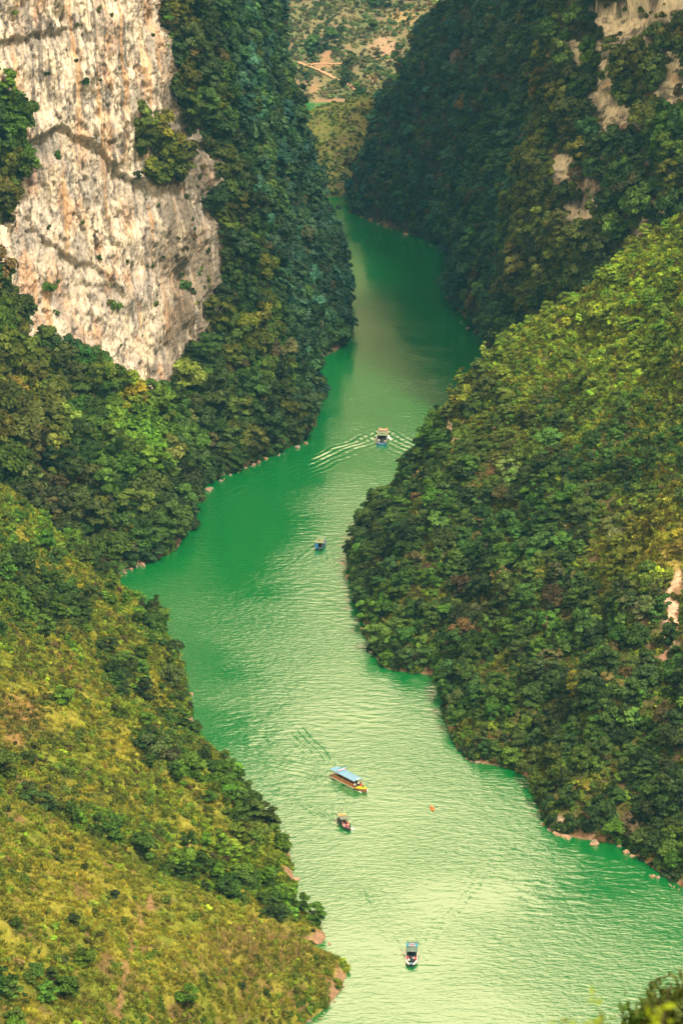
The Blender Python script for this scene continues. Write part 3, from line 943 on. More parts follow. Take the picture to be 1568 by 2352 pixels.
make_tree('broad0', 11, 2.9, 4.4, 1.6, 16, 2300, 0.46)
make_tree('broad1', 12, 2.6, 5.0, 1.8, 14, 2200, 0.44)
make_tree('broad2', 13, 3.2, 3.8, 1.5, 18, 2500, 0.46)
make_tree('broad3', 14, 2.4, 4.2, 1.2, 11, 1900, 0.52, lobe=(0.32, 0.55))
make_tree('tall0', 17, 2.0, 6.4, 2.2, 15, 1900, 0.44)
make_tree('wild0', 18, 3.6, 4.0, 1.4, 22, 2000, 0.42, lobe=(0.12, 0.34))
make_tree('layer0', 15, 3.2, 4.6, 1.8, 15, 1900, 0.42, lobe=(0.28, 0.42), flat=0.32)
make_tree('layer1', 16, 2.8, 5.4, 2.0, 15, 1800, 0.42, lobe=(0.28, 0.42), flat=0.36)
TREES = list(PROTO)
TREE_P = np.array([dict(wild=2.4, laye=1.6, tall=1.3).get(k[:4], 1.0) for k in TREES]); TREE_P /= TREE_P.sum()


def make_bush(key, seed, R_, nl, nleaf, size, flat=0.8):
    g = np.random.default_rng(seed)
    V, F, lvv = lobes_crown(g, R_, R_ * 0.35, R_ * 0.9, nl, nleaf, size, lobe=(0.34, 0.6), flat=flat)
    TV, TF = trunk_arrays(g, R_ * .5, 0.04, 4, R_ * .5)
    crown = fast_mesh(key + '_crown', V, F, [M_LEAF], attrs=[('lv', 'FLOAT', lvv)])
    trunk = fast_mesh(key + '_stem', TV, TF, [M_BARK])
    PROTO[key] = dict(full=crown, crown=crown, trunk=trunk, R=R_)


make_bush('bush0', 21, 1.0, 6, 420, 0.26)
make_bush('bush1', 22, 1.1, 8, 480, 0.25)
make_bush('bush2', 23, 0.9, 5, 360, 0.27, 0.6)
make_bush('bush3', 24, 1.2, 7, 420, 0.29)
BUSHES = ['bush0', 'bush1', 'bush2', 'bush3']


def make_grass(key, seed, nb, h, r, droop, w):
    g = np.random.default_rng(seed)
    Vs, lvs = [], []
    for i in range(nb):
        az = g.uniform(0, 6.28); rr = r * math.sqrt(g.uniform())
        b = np.array((math.cos(az) * rr, math.sin(az) * rr, -0.05))
        out = np.array((math.cos(az + g.normal() * .5), math.sin(az + g.normal() * .5), 0))
        hh = h * g.uniform(.6, 1.2); sd = np.array((-out[1], out[0], 0)) * w
        m = b + out * droop * .35 * hh + np.array((0, 0, hh * .65)); t = b + out * droop * hh + np.array((0, 0, hh * .95))
        Vs += [b - sd, b + sd, m + sd * .8, t, m - sd * .8]
        lvs += [g.uniform(.84, 1.16)] * 5
    V = np.array(Vs)
    F = []
    for i in range(nb):
        o = i * 5
        F += [(o, o + 1, o + 2, o + 4)]
    F = np.array(F)
    tri = np.array([(i * 5 + 4, i * 5 + 2, i * 5 + 3, i * 5 + 3) for i in range(nb)])
    me = bpy.data.meshes.new(key)
    me.from_pydata(V.tolist(), [], F.tolist() + [t[:3].tolist() for t in tri])
    me.materials.append(M_LEAF)
    at = me.attributes.new('lv', 'FLOAT', 'POINT'); at.data.foreach_set('value', np.array(lvs, np.float32))
    PROTO[key] = dict(full=me, R=r)


make_grass('grass0', 31, 26, 0.75, 0.6, 0.5, 0.045)
make_grass('grass1', 32, 30, 0.6, 0.7, 0.8, 0.05)
make_grass('corn0', 33, 9, 1.5, 0.25, 0.35, 0.06)
make_grass('corn1', 34, 11, 1.3, 0.3, 0.5, 0.06)

proto_cols = {}


def proto_collection(name, keys):
    c = bpy.data.collections.new(name)
    for i, k in enumerate(keys):
        o = bpy.data.objects.new('%02d_%s' % (i, k), PROTO[k]['full'])
        c.objects.link(o)
    proto_cols[name] = c
    return c


PC_TREE = proto_collection('tree_prototypes', TREES)
PC_BUSH = proto_collection('bush_prototypes', BUSHES)
PC_GRASS = proto_collection('grass_prototypes', ['grass0', 'grass1'])
PC_CORN = proto_collection('corn_prototypes', ['corn0', 'corn1'])


def gn_group(coll):
    ng = bpy.data.node_groups.new('scatter_' + coll.name, 'GeometryNodeTree')
    ng.interface.new_socket('Geometry', in_out='INPUT', socket_type='NodeSocketGeometry')
    ng.interface.new_socket('Geometry', in_out='OUTPUT', socket_type='NodeSocketGeometry')
    gi, go = ng.nodes.new('NodeGroupInput'), ng.nodes.new('NodeGroupOutput')
    ci = ng.nodes.new('GeometryNodeCollectionInfo')
    ci.inputs['Collection'].default_value = coll
    ci.inputs['Separate Children'].default_value = True
    ci.inputs['Reset Children'].default_value = True
    ip = ng.nodes.new('GeometryNodeInstanceOnPoints')
    ip.inputs['Pick Instance'].default_value = True

    def na(nm, typ):
        n = ng.nodes.new('GeometryNodeInputNamedAttribute'); n.data_type = typ; n.inputs['Name'].default_value = nm
        return n.outputs['Attribute']
    L = ng.links.new
    L(gi.outputs[0], ip.inputs['Points'])
    L(ci.outputs[0], ip.inputs['Instance'])
    L(na('idx', 'INT'), ip.inputs['Instance Index'])
    L(na('rot', 'FLOAT_VECTOR'), ip.inputs['Rotation'])
    L(na('scl', 'FLOAT_VECTOR'), ip.inputs['Scale'])
    L(ip.outputs[0], go.inputs[0])
    return ng


NG = {c.name: gn_group(c) for c in (PC_TREE, PC_BUSH, PC_GRASS, PC_CORN)}


def scatter(name, coll, P, rot, scl, idx, tint, label, cat):
    me = bpy.data.meshes.new(name)
    me.vertices.add(len(P)); me.vertices.foreach_set('co', np.ascontiguousarray(P, np.float32).ravel())
    for an, typ, key, data in (('rot', 'FLOAT_VECTOR', 'vector', rot), ('scl', 'FLOAT_VECTOR', 'vector', np.stack([scl, scl, scl * rng.uniform(.72, 1.35, len(scl))], 1)), ('idx', 'INT', 'value', idx), ('tint', 'FLOAT_VECTOR', 'vector', tint)):
        at = me.attributes.new(an, typ, 'POINT')
        at.data.foreach_set(key, np.ascontiguousarray(data, np.int32 if typ == 'INT' else np.float32).ravel())
    me.update()
    o = link(name, me)
    md = o.modifiers.new('scatter', 'NODES'); md.node_group = NG[coll.name]
    tag(o, label, cat, kind='stuff')
    return o


def tilt_euler(axis, spin):
    """XYZ euler that spins about z, then turns z to axis"""
    ax = axis / np.linalg.norm(axis, axis=1)[:, None]
    cs, sn = np.cos(spin), np.sin(spin)
    z = ax
    ref = np.stack([cs, sn, np.zeros_like(cs)], 1)
    xv = ref - z * np.sum(ref * z, 1)[:, None]; xv /= np.linalg.norm(xv, axis=1)[:, None] + 1e-9
    yv = np.cross(z, xv)
    r20, r21, r22 = xv[:, 2], yv[:, 2], z[:, 2]
    r10, r00 = xv[:, 1], xv[:, 0]
    return np.stack([np.arctan2(r21, r22), np.arcsin(np.clip(-r20, -1, 1)), np.arctan2(r10, r00)], 1)


def sample(pa, dens):
    """random points on a patch: dens per square metre (array on vertices)"""
    P = pa['P']
    du = P[1:, :-1] - P[:-1, :-1]; dv = P[:-1, 1:] - P[:-1, :-1]
    A = np.linalg.norm(np.cross(du, dv), axis=2)
    w = A * dens[:-1, :-1]
    k = rng.poisson(w)
    i, j = np.nonzero(k)
    i = np.repeat(i, k[i, j]) if False else np.repeat(i, k[k > 0]); 
    jj = np.nonzero(k)[1]; j = np.repeat(jj, k[k > 0])
    a = rng.uniform(size=len(i)); b = rng.uniform(size=len(i))
    Q = P[i, j] + du[i, j] * a[:, None] + dv[i, j] * b[:, None]
    return Q, pa['N'][i, j], pa['N0'][i, j], pa['u'][i, j], pa['v'][i, j]


def thin(P, rad):
    """drop points that fall in an occupied cell"""
    key = np.floor(P / rad[:, None] if np.ndim(rad) else P / rad).astype(int)
    _, k = np.unique(key, axis=0, return_index=True)
    return np.sort(k)


# colours of leaves (albedo)
C_DARK = np.array((0.023, 0.043, 0.012)); C_MID = np.array((0.046, 0.092, 0.013)); C_OLIVE = np.array((0.098, 0.112, 0.012))
C_BRIGHT = np.array((0.080, 0.170, 0.012)); C_YEL = np.array((0.32, 0.30, 0.015)); C_BRN = np.array((0.085, 0.066, 0.024))
C_PALE = np.array((0.15, 0.17, 0.075)); C_TEAL = np.array((0.016, 0.045, 0.030)); C_GOLD = np.array((0.225, 0.22, 0.02)); C_LIME = np.array((0.125, 0.185, 0.012))


def tints(P, u, v, a, b, c3, zones, brown=0.0, spread=0.22):
    n = len(P)
    t1 = sstep(-0.35, 0.45, fbm(P[:, 0] / 22, P[:, 1] / 22, P[:, 2] / 22, 3) + rng.normal(size=n) * spread)
    t = a + (b - a) * t1[:, None]
    t2 = sstep(0.15, 0.6, fbm(P[:, 0] / 11 + 50, P[:, 1] / 11, P[:, 2] / 11, 2) + rng.normal(size=n) * spread)
    t = t + (c3 - t) * t2[:, None] * 0.8
    if brown:
        m = rng.uniform(size=n) < brown
        t[m] = C_BRN * rng.uniform(.8, 1.4, m.sum())[:, None]
    for (u0, v0, ru, rv, col, st) in zones:
        w = np.exp(-((u - u0) / ru) ** 2 - ((v - v0) / rv) ** 2) * st
        w = np.clip(w + rng.normal(size=n) * 0.12 * (w > 0.05), 0, 1)
        t = t + (col - t) * w[:, None]
    t = t * np.exp(rng.normal(size=(n, 3)) * np.array((.12, .05, .12)))
    return t * np.exp(rng.normal(size=n) * 0.34)[:, None]


def gz(pa, items):
    """density multiplier from gaussian zones"""
    m = np.ones(pa['u'].shape)
    for (u0, v0, ru, rv, f) in items:
        w = np.exp(-((pa['u'] - u0) / ru) ** 2 - ((pa['v'] - v0) / rv) ** 2)
        m = m * (1 + (f - 1) * np.clip(w * 1.3, 0, 1))
    return m


def in_view(pa, m=220):
    u, v = pa['u'], pa['v']
    k = (u > -m) & (u < 1568 + m) & (v > -m) & (v < 2352 + m)
    return np.where(k, 1.0, 0.12)


FOREST, SHRUB, GRASS = {}, {}, {}


def plant(pa, key, dens, scl, tz, minz, out, up=0.75, sep=0.0, brown=0.0, sink=0.1):
    z = pa['P'][..., 2]
    d = dens * (z > 0.05 + 0.9 * shoreh(pa['P'][..., 0], pa['P'][..., 1])) * in_view(pa) * (pa['P'][..., 1] > 5)
    Q, Nn, N0, u, v = sample(pa, d)
    if sep:
        k = thin(Q, sep)
        Q, Nn, N0, u, v = Q[k], Nn[k], N0[k], u[k], v[k]
    n = len(Q)
    axis = np.array((0, 0, 1.0)) * up + N0 * (1 - up) * 1.3
    rot = tilt_euler(axis, rng.uniform(0, 6.28, n))
    s = np.clip(np.exp(rng.normal(size=n) * 0.38), 0.42, 2.1) * scl
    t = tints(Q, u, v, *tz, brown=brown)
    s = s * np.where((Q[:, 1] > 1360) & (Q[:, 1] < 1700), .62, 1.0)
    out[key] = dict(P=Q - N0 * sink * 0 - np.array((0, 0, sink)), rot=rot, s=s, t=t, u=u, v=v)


def shore_shrubs(pa, key, tz, sc_=0.85, dens=0.9):
    x_, y_, z_ = (pa['P'][..., i] for i in range(3))
    ok = (z_ > 0.02) & (z_ < 1.9) & (fbm(x_ / 9.0, y_ / 9.0, 3.0, 3) < 0.14)
    Q, Nn, N0, u, v = sample(pa, dens * ok * in_view(pa))
    n = len(Q)
    d = dict(P=Q, rot=tilt_euler(np.array((0, 0, 1.0)) + N0 * .3, rng.uniform(0, 6.28, n)), s=rng.uniform(.6, 1.3, n) * sc_, t=tints(Q, u, v, *tz), u=u, v=v)
    for q in d:
        SHRUB[key][q] = np.concatenate([SHRUB[key][q], d[q]])


rockd = lambda pa, f: np.where(pa['rock'], f, 1.0)
n_ = lambda pa, k, o=0.0: fbm(pa['P'][..., 0] / k + o, pa['P'][..., 1] / k, pa['P'][..., 2] / k, 3)

# left wooded foot of the cliff
zLC = [(300, 1000, 90, 110, C_BRIGHT, .9), (270, 880, 50, 50, C_BRIGHT, .8), (290, 925, 16, 22, C_YEL, 1.0), (325, 1165, 14, 14, C_YEL, 1.0), (40, 260, 50, 90, C_BRIGHT, .8),
       (60, 900, 90, 140, C_OLIVE, .8), (150, 1200, 80, 60, C_BRN, .45), (60, 1020, 60, 100, C_BRN, .35), (420, 1150, 60, 80, C_DARK, .9), (160, 840, 60, 70, np.array((0.02, 0.075, 0.02)), .8),
       (380, 350, 60, 80, C_OLIVE, .7), (20, 480, 50, 70, C_OLIVE, .7), (500, 300, 60, 300, C_DARK, .4), (560, 1000, 120, 60, C_DARK, .6), (310, 1060, 60, 60, C_BRIGHT, .6)]
dLC = 0.13 * rockd(LCa, 0.0) * gz(LCa, [(180, 1130, 50, 60, .35), (480, 760, 40, 90, .5), (120, 1250, 60, 30, .4), (20, 1050, 30, 60, .3)]) * sstep(-0.55, -0.1, n_(LCa, 9))
plant(LCa, 'a', dLC, 1.0, (C_DARK, C_MID, C_OLIVE, zLC), 0.8, FOREST, 0.72, sep=1.4, brown=0.05)
plant(LCa, 'a', 0.22 * rockd(LCa, 0.012) * (1 + 5 * LCa['rock'] * sstep(390, 450, LCa['u'])), 0.95, (C_DARK, C_MID, C_OLIVE, zLC), 0.6, SHRUB, 0.6, brown=0.12)
zLB = [(620, 700, 100, 300, C_DARK * 1.3, .4), (700, 600, 70, 250, C_TEAL * 1.5, .5), (500, 150, 60, 150, np.array((.03, .07, .02)), .6), (560, 850, 70, 60, C_MID, .6)]
plant(LCb, 'b', 0.105 * rockd(LCb, .02) * sstep(-0.5, -0.1, n_(LCb, 10)) * (1 + .5 * sstep(1200, 1350, LCb['P'][..., 1])), 0.9, (C_DARK * 1.6, C_TEAL * 1.7, C_MID * 1.2, zLB), 0.8, FOREST, 0.66, sep=1.5, brown=0.03)
plant(LCb, 'b', 0.14 * rockd(LCb, .03), 1.15, (C_DARK, C_MID, C_OLIVE, zLB), 0.6, SHRUB, 0.55, brown=0.1)
# left hillsides
zL2 = [(60, 1240, 90, 90, C_BRIGHT, .6), (60, 1650, 90, 60, C_BRN, .6), (410, 1560, 40, 70, C_DARK, .8), (280, 1580, 24, 22, C_DARK, 1.), (60, 1340, 50, 60, C_DARK, .7), (120, 1420, 70, 60, C_DARK, .6),
       (560, 1800, 50, 60, C_BRIGHT, .8), (420, 1700, 60, 40, C_MID, .8), (600, 1960, 100, 70, C_OLIVE, .4), (560, 2050, 120, 50, C_BRIGHT, .5), (250, 1890, 90, 40, C_BRIGHT, .5), (390, 1745, 40, 26, C_PALE * .45, .9), (470, 1560, 40, 100, C_DARK, .4)]
zL2 = zL2 + [(130,1868,34,16,C_DARK,.8),(230,1920,34,16,C_DARK,.8),(330,1968,34,16,np.array((.03,.07,.014)),.8),(430,2015,34,18,np.array((.03,.07,.014)),.8),(540,2052,40,20,np.array((.03,.07,.014)),.8),(640,2105,40,20,C_DARK,.7),(715,2145,30,16,C_DARK,.7),(360,1722,36,16,C_DARK,.7),(450,1768,36,18,C_MID,.8),(540,1826,36,20,C_MID,.8)]
nearsh = np.exp(-np.clip(L2['P'][..., 2], 0, 99) / 7.0)
plant(L2, 'c', (0.0008 + 0.075 * nearsh * sstep(0.1, 0.5, n_(L2, 14) + 0.5) + 0.05 * gz(L2, [(60, 1340, 60, 60, 2), (130, 1420, 80, 50, 2), (280, 1580, 20, 20, 2), (390, 1745, 40, 20, 2), (30, 1250, 60, 60, 1.6), (130, 1868, 34, 12, 5.0), (230, 1920, 34, 12, 4.5), (330, 1968, 34, 12, 4.5), (430, 2015, 34, 14, 4.5), (540, 2052, 40, 16, 4.5), (640, 2105, 40, 16, 4.5), (715, 2145, 30, 12, 4.5), (360, 1722, 34, 12, 3.5), (450, 1768, 34, 14, 3.5), (540, 1826, 36, 16, 3.5)]) - 0.05), 0.62, (C_MID, C_BRIGHT, C_DARK, zL2), 0.5, FOREST, 0.9, sep=1.2)
plant(L2, 'c', 0.95 * sstep(-0.6, 0.15, n_(L2, 8)) * gz(L2, [(60, 1650, 60, 50, .4), (180, 1890, 70, 22, 2.2), (380, 1990, 90, 24, 2.2), (600, 2080, 110, 30, 2.2), (450, 1745, 110, 30, 1.8), (40, 1590, 60, 26, .25), (160, 1655, 60, 26, .25), (290, 1728, 60, 26, .25), (410, 1797, 60, 24, .25), (520, 1862, 50, 22, .25)]), 0.62, (C_OLIVE, C_LIME, C_MID, zL2), 0.4, SHRUB, 0.85, brown=0.06)
plant(L2, 'c', 2.2 * sstep(-0.6, 0.0, n_(L2, 5, 9.)), 0.70, (C_GOLD, C_LIME, C_GOLD, zL2[1:2] + [(40, 1590, 60, 26, C_GOLD * 1.15, .8), (160, 1655, 60, 26, C_GOLD * 1.15, .8), (290, 1728, 60, 26, C_GOLD * 1.15, .8), (410, 1797, 60, 24, C_GOLD * 1.15, .8), (520, 1862, 50, 22, C_GOLD * 1.15, .8)]), 0.5, GRASS, 0.9)
zL1 = [(40, 2290, 100, 70, np.array((.045, .10, .014)), .6), (420, 2120, 60, 60, C_BRIGHT, .3), (760, 2240, 40, 40, C_BRIGHT, .5), (720, 2320, 40, 40, C_BRIGHT, .5), (500, 2150, 200, 80, C_GOLD, .5)]
nearsh1 = np.exp(-np.clip(L1['P'][..., 2], 0, 99) / 3.0)
plant(L1, 'd', 0.0012 + 0.05 * gz(L1, [(40, 2300, 90, 60, 2.6), (130, 2260, 60, 40, 1.6)]) - 0.05, 0.42, (C_MID, C_BRIGHT * .7, C_MID, zL1), 0.5, FOREST, 0.95, sep=1.0)
plant(L1, 'd', (0.45 * sstep(-0.3, 0.4, n_(L1, 7)) + 0.5 * nearsh1) * gz(L1, [(560, 2180, 160, 70, .35), (345, 2075, 7, 26, .1), (322, 2120, 7, 26, .1), (302, 2170, 7, 30, .1), (288, 2230, 7, 34, .1), (275, 2300, 8, 40, .1)]), 0.52, (C_OLIVE, C_LIME, C_MID, zL1), 0.4, SHRUB, 0.9, brown=0.05)
plant(L1, 'd', 2.6 * gz(L1, [(345, 2075, 7, 26, .1), (322, 2120, 7, 26, .1), (302, 2170, 7, 30, .1), (288, 2230, 7, 34, .1), (275, 2300, 8, 40, .1)]) * sstep(-0.6, 0.1, n_(L1, 4, 9.)) * 1.5, 0.60, (C_GOLD, C_OLIVE, C_LIME, [(560, 2170, 120, 60, C_GOLD * 1.2, .6)]), 0.5, GRASS, 0.9)
# right hillside
zR1 = [(1350, 800, 260, 120, C_LIME * 1.35, .8), (1480, 620, 140, 100, C_LIME * 1.4, .8), (1500, 1260, 90, 80, C_GOLD * 1.3, .85), (1420, 1300, 60, 50, C_OLIVE, .6), (1420, 1224, 22, 16, C_PALE, .95), (1470, 1400, 30, 26, C_PALE * .7, .8),
       (1150, 1090, 60, 50, C_BRN, .45), (1090, 1290, 60, 60, C_DARK, .5), (900, 1250, 80, 60, C_DARK, .8), (1100, 1420, 50, 40, C_BRN * .7, .8), (880, 1430, 50, 60, C_BRIGHT * .9, .6), (1480, 1050, 110, 90, np.array((.025, .075, .016)), .8),
       (1180, 1000, 80, 70, C_OLIVE, .5), (1050, 910, 60, 40, C_OLIVE * 1.2, .7), (1190, 1210, 90, 60, np.array((.03, .085, .016)), .7), (1300, 1640, 220, 110, C_DARK * 1.4, .3), (1450, 1850, 120, 120, C_DARK * 1.2, .4), (1330, 1600, 14, 14, C_YEL, .35), (1250, 1690, 40, 30, C_OLIVE, .6), (1180, 1330, 22, 12, C_YEL * .6, .7),
       (1260, 1800, 40, 40, C_OLIVE * .7, .6), (1120, 1600, 60, 50, np.array((.03, .085, .016)), .6)]
hR = R1['P'][..., 2]
upR = sstep(35, 62, hR + 8 * n_(R1, 15))
bare = gz(R1, [(1540, 1430, 26, 80, .0), (1556, 1340, 20, 50, .0), (1525, 1500, 12, 30, .1), (1040, 1000, 22, 30, .05), (1295, 870, 14, 10, .1), (1110, 1420, 40, 34, .2), (1150, 1080, 40, 30, .5), (1300, 1890, 50, 14, .1), (1450, 1905, 18, 30, .15), (950, 1505, 40, 12, .3)])
gold = gz(R1, [(1510, 1260, 80, 80, 0.05), (1440, 1310, 50, 50, .3), (1390, 1330, 30, 50, .4)])
plant(R1, 'e', (0.105 * (1 - upR) + 0.018 * upR) * 1.2 * bare * gold * sstep(-0.6, -0.1, n_(R1, 9)), 0.60, (C_DARK * 1.3, C_MID * 1.25, np.array((.06, .13, .012)), zR1), 0.6, FOREST, 0.8, sep=1.0, brown=0.03)
plant(R1, 'e', (0.48 + 0.26 * upR) * np.clip(bare + .25, 0, 1) * np.clip(gold + .3, 0, 1), 0.74, (C_MID * 1.2, C_OLIVE * 1.2, C_LIME, zR1), 0.5, SHRUB, 0.8, brown=0.06)
plant(R1, 'e', (0.35 + 0.5 * upR + 1.5 * (1 - gold)) * bare, 0.95, (C_GOLD, C_OLIVE, C_LIME, []), 0.5, GRASS, 0.9)
# right cliff, far wall
zR2 = [(1230, 400, 50, 200, C_OLIVE, .8), (1300, 620, 100, 80, C_OLIVE, .7), (1450, 150, 100, 80, C_OLIVE, .5), (1480, 400, 60, 80, C_DARK, .5), (1380, 600, 60, 60, C_DARK, .6), (1540, 340, 30, 60, C_BRIGHT, .6), (1330, 30, 60, 60, C_DARK, .5)]
plant(R2, 'f', 0.09 * rockd(R2, .03) * sstep(-0.5, -0.05, n_(R2, 9)), 0.95, (C_DARK, C_MID, C_OLIVE, zR2), 0.8, FOREST, 0.7, sep=1.4, brown=0.06)
plant(R2, 'f', 0.18 * rockd(R2, .05), 1.0, (C_MID, C_OLIVE, C_DARK, zR2), 0.8, SHRUB, 0.6, brown=0.15)
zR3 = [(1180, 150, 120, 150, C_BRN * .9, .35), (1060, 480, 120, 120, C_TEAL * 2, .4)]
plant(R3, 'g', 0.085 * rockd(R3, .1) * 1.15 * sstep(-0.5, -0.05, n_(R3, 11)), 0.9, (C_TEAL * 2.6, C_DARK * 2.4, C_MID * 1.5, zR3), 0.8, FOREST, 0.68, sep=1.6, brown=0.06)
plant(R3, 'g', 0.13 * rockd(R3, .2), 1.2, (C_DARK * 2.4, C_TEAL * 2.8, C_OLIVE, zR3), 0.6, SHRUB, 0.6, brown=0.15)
# far slopes
zF = [(750, 110, 30, 30, C_DARK, .8), (720, 60, 30, 60, np.array((.03, .075, .03)), .5), (760, 60, 20, 30, C_DARK, .8)]
bareF = gz(F2, [(685, 145, 16, 6, .1), (715, 154, 16, 6, .1), (745, 167, 16, 7, .1), (775, 182, 16, 7, .1), (805, 197, 14, 7, .1), (822, 212, 8, 8, .1), (885, 108, 34, 24, .15), (745, 140, 14, 18, .1), (735, 150, 40, 5, .1), (722, 205, 8, 30, .3), (930, 40, 40, 20, .5)])
plant(F2, 'h', 0.006 * bareF * sstep(-0.1, 0.3, n_(F2, 25)), 1.0, (C_DARK, C_MID, C_MID, zF), 1.0, FOREST, 0.95, sep=1.4)
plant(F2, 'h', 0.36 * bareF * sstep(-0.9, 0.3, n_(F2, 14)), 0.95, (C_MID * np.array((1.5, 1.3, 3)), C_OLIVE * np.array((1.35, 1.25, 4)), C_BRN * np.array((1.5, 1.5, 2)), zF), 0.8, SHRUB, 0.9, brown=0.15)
plant(F1, 'i', 0.42 * sstep(-0.8, 0.3, n_(F1, 10)), 0.9, (C_LIME, C_OLIVE, C_MID, [(760, 420, 60, 50, C_MID, .8), (735, 440, 30, 30, C_DARK, .6)]), 0.6, SHRUB, 0.9)
plant(F1, 'i', 0.008 * sstep(-0.4, 0.3, n_(F1, 10)), 0.8, (C_MID, C_OLIVE, C_DARK, []), 0.6, FOREST, 0.9)

shore_shrubs(LCa, 'a', (C_DARK, C_MID, C_MID, []), 1.3)
shore_shrubs(L2, 'c', (C_MID, C_LIME * .8, C_BRIGHT, []), .7)
shore_shrubs(R1, 'e', (C_DARK, C_MID, C_BRIGHT * .8, []), 1.0)
shore_shrubs(LCb, 'b', (C_DARK, C_MID, C_MID, []), 1.3, .5)
shore_shrubs(L1, 'd', (C_MID, C_LIME * .8, C_OLIVE, []), .5)

# ---- what hides what: coarse depth buffer of the land
ZB = np.full((2352 // 6 + 2, 1568 // 6 + 2), 1e9)
for pa in PATCHES.values():
    uu, vv, dd = pa['u'].ravel(), pa['v'].ravel(), pa['dep'].ravel()
    k = (uu > 0) & (uu < 1568) & (vv > 0) & (vv < 2352) & (dd > 0)
    np.minimum.at(ZB, ((vv[k] / 6).astype(int), (uu[k] / 6).astype(int)), dd[k])
Z2 = ZB.copy()
for di in (-1, 0, 1):
    for dj in (-1, 0, 1):
        Z2 = np.minimum(Z2, np.roll(np.roll(ZB, di, 0), dj, 1))


def visible(P, lift):
    u, v, d = proj(P + np.array((0, 0, 1.0)) * lift[:, None])
    ok = (u > 8) & (u < 1560) & (v > 8) & (v < 2344)
    i = np.clip((v / 6).astype(int), 0, ZB.shape[0] - 1); j = np.clip((u / 6).astype(int), 0, ZB.shape[1] - 1)
    return ok & (d < Z2[i, j] + 6), d


PLACE = {'a': 'under the pale cliff', 'b': 'on the wall right of the cliff', 'c': 'on the left bank hillside',
         'd': 'on the nearest grassy spur', 'e': 'on the right bank hillside', 'f': 'on the upper right cliff', 'g': 'on the far right wall',
         'h': 'on the far hillside', 'i': 'on the low ridge in the gap'}


def shade_word(t):
    t = np.array(t)
    if t[0] > t[1] * 1.15: return 'brown'
    if t[0] > 0.9 * t[1] and t[1] > 0.13: return 'yellow'
    if t[0] > 0.85 * t[1] and t[1] > 0.05: return 'olive'
    if t[1] > 0.10: return 'bright green'
    if t[1] < 0.05: return 'dark green'
    return 'mid green'


def take_singles(store, keys, quota, rad, lift):
    """the ones that show largest become objects of their own"""
    rows = []
    for k, d in store.items():
        vis, dep = visible(d['P'], d['s'] * lift)
        sz = d['s'] * rad / dep
        ii = np.nonzero(vis)[0]
        rows += [(sz[i], k, i) for i in ii]
    rows.sort(reverse=True)
    per = {}
    picked = []
    for s_, k, i in rows:
        if per.get(k, 0) >= quota.get(k, 0):
            continue
        per[k] = per.get(k, 0) + 1
        picked.append((k, i))
    return picked


LR = {'a': ('left side', 'right side', 250), 'b': ('nearer part', 'farther part', 640), 'c': ('picture side', 'river side', 330), 'd': ('picture side', 'river side', 380),
      'e': ('river side', 'picture side', 1250), 'f': ('left side', 'right side', 1400), 'g': ('farther part', 'nearer part', 1050), 'h': ('left side', 'right side', 800), 'i': ('left side', 'right side', 760)}


def place_singles(store, picked, keys, cat, noun, partnames):
    gone = {}
    med = float(np.median(np.concatenate([d['s'] for d in store.values()])))
    for k, i in picked:
        d = store[k]
        key = keys[int(rng.integers(len(keys)))]
        e = link(cat, None)
        e.location = d['P'][i].tolist(); e.rotation_euler = d['rot'][i].tolist()
        s = float(d['s'][i]); e.scale = (s, s, s)
        tg = shade_word(d['t'][i])
        zz_ = d['P'][i][2]
        hw = 'by the water' if zz_ < 6 else 'low down' if zz_ < 18 else 'halfway up' if zz_ < 45 else 'high up'
        uu_ = d['u'][i]
        sw = 'small' if s < med * 1.1 else 'large' if s > med * 1.6 else 'full'
        lr = LR[k][0] if uu_ < LR[k][2] else LR[k][1]
        lb = '%s %s %s %s %s, %s' % (sw, tg, noun.split()[-1], hw, PLACE[k], lr)
        tag(e, lb, noun.split()[-1], lb)
        cr = link(partnames[0], PROTO[key]['crown'], e)
        cr['tint'] = [float(q) for q in d['t'][i]]
        link(partnames[1], PROTO[key]['trunk'], e)
        gone.setdefault(k, []).append(i)
    for k, g in gone.items():
        d = store[k]
        keep = np.ones(len(d['P']), bool); keep[g] = False
        for q in list(d):
            d[q] = d[q][keep]


pt = take_singles(FOREST, TREES, dict(a=70, b=45, c=45, d=14, e=75, f=25, g=18, h=4, i=2), 2.8, 3.5)
place_singles(FOREST, pt, TREES, 'tree', 'leafy tree', ('crown', 'trunk'))
ps = take_singles(SHRUB, BUSHES, dict(a=20, b=10, c=70, d=70, e=80, f=12, g=6, h=12, i=10), 1.0, 0.8)
place_singles(SHRUB, ps, BUSHES, 'shrub', 'shrub', ('foliage', 'stem'))

SN = {'a': 'under_the_pale_cliff'}
for k, d in FOREST.items():
    if len(d['P']):
        scatter('forest', PC_TREE, d['P'], d['rot'], d['s'], rng.choice(len(TREES), len(d['P']), p=TREE_P), d['t'], 'dense mass of trees growing ' + PLACE[k], 'forest')
for k, d in SHRUB.items():
    scatter('shrubbery', PC_BUSH, d['P'], d['rot'], d['s'], rng.integers(0, len(BUSHES), len(d['P'])), d['t'], 'tangle of low bushes growing ' + PLACE[k], 'shrubbery')
for k, d in GRASS.items():
    scatter('grass', PC_GRASS, d['P'], d['rot'], d['s'], rng.integers(0, 2, len(d['P'])), d['t'], 'tall dry grass growing ' + PLACE[k], 'grass')
print('COUNTS', {k: len(d['P']) for k, d in FOREST.items()}, {k: len(d['P']) for k, d in SHRUB.items()}, {k: len(d['P']) for k, d in GRASS.items()})


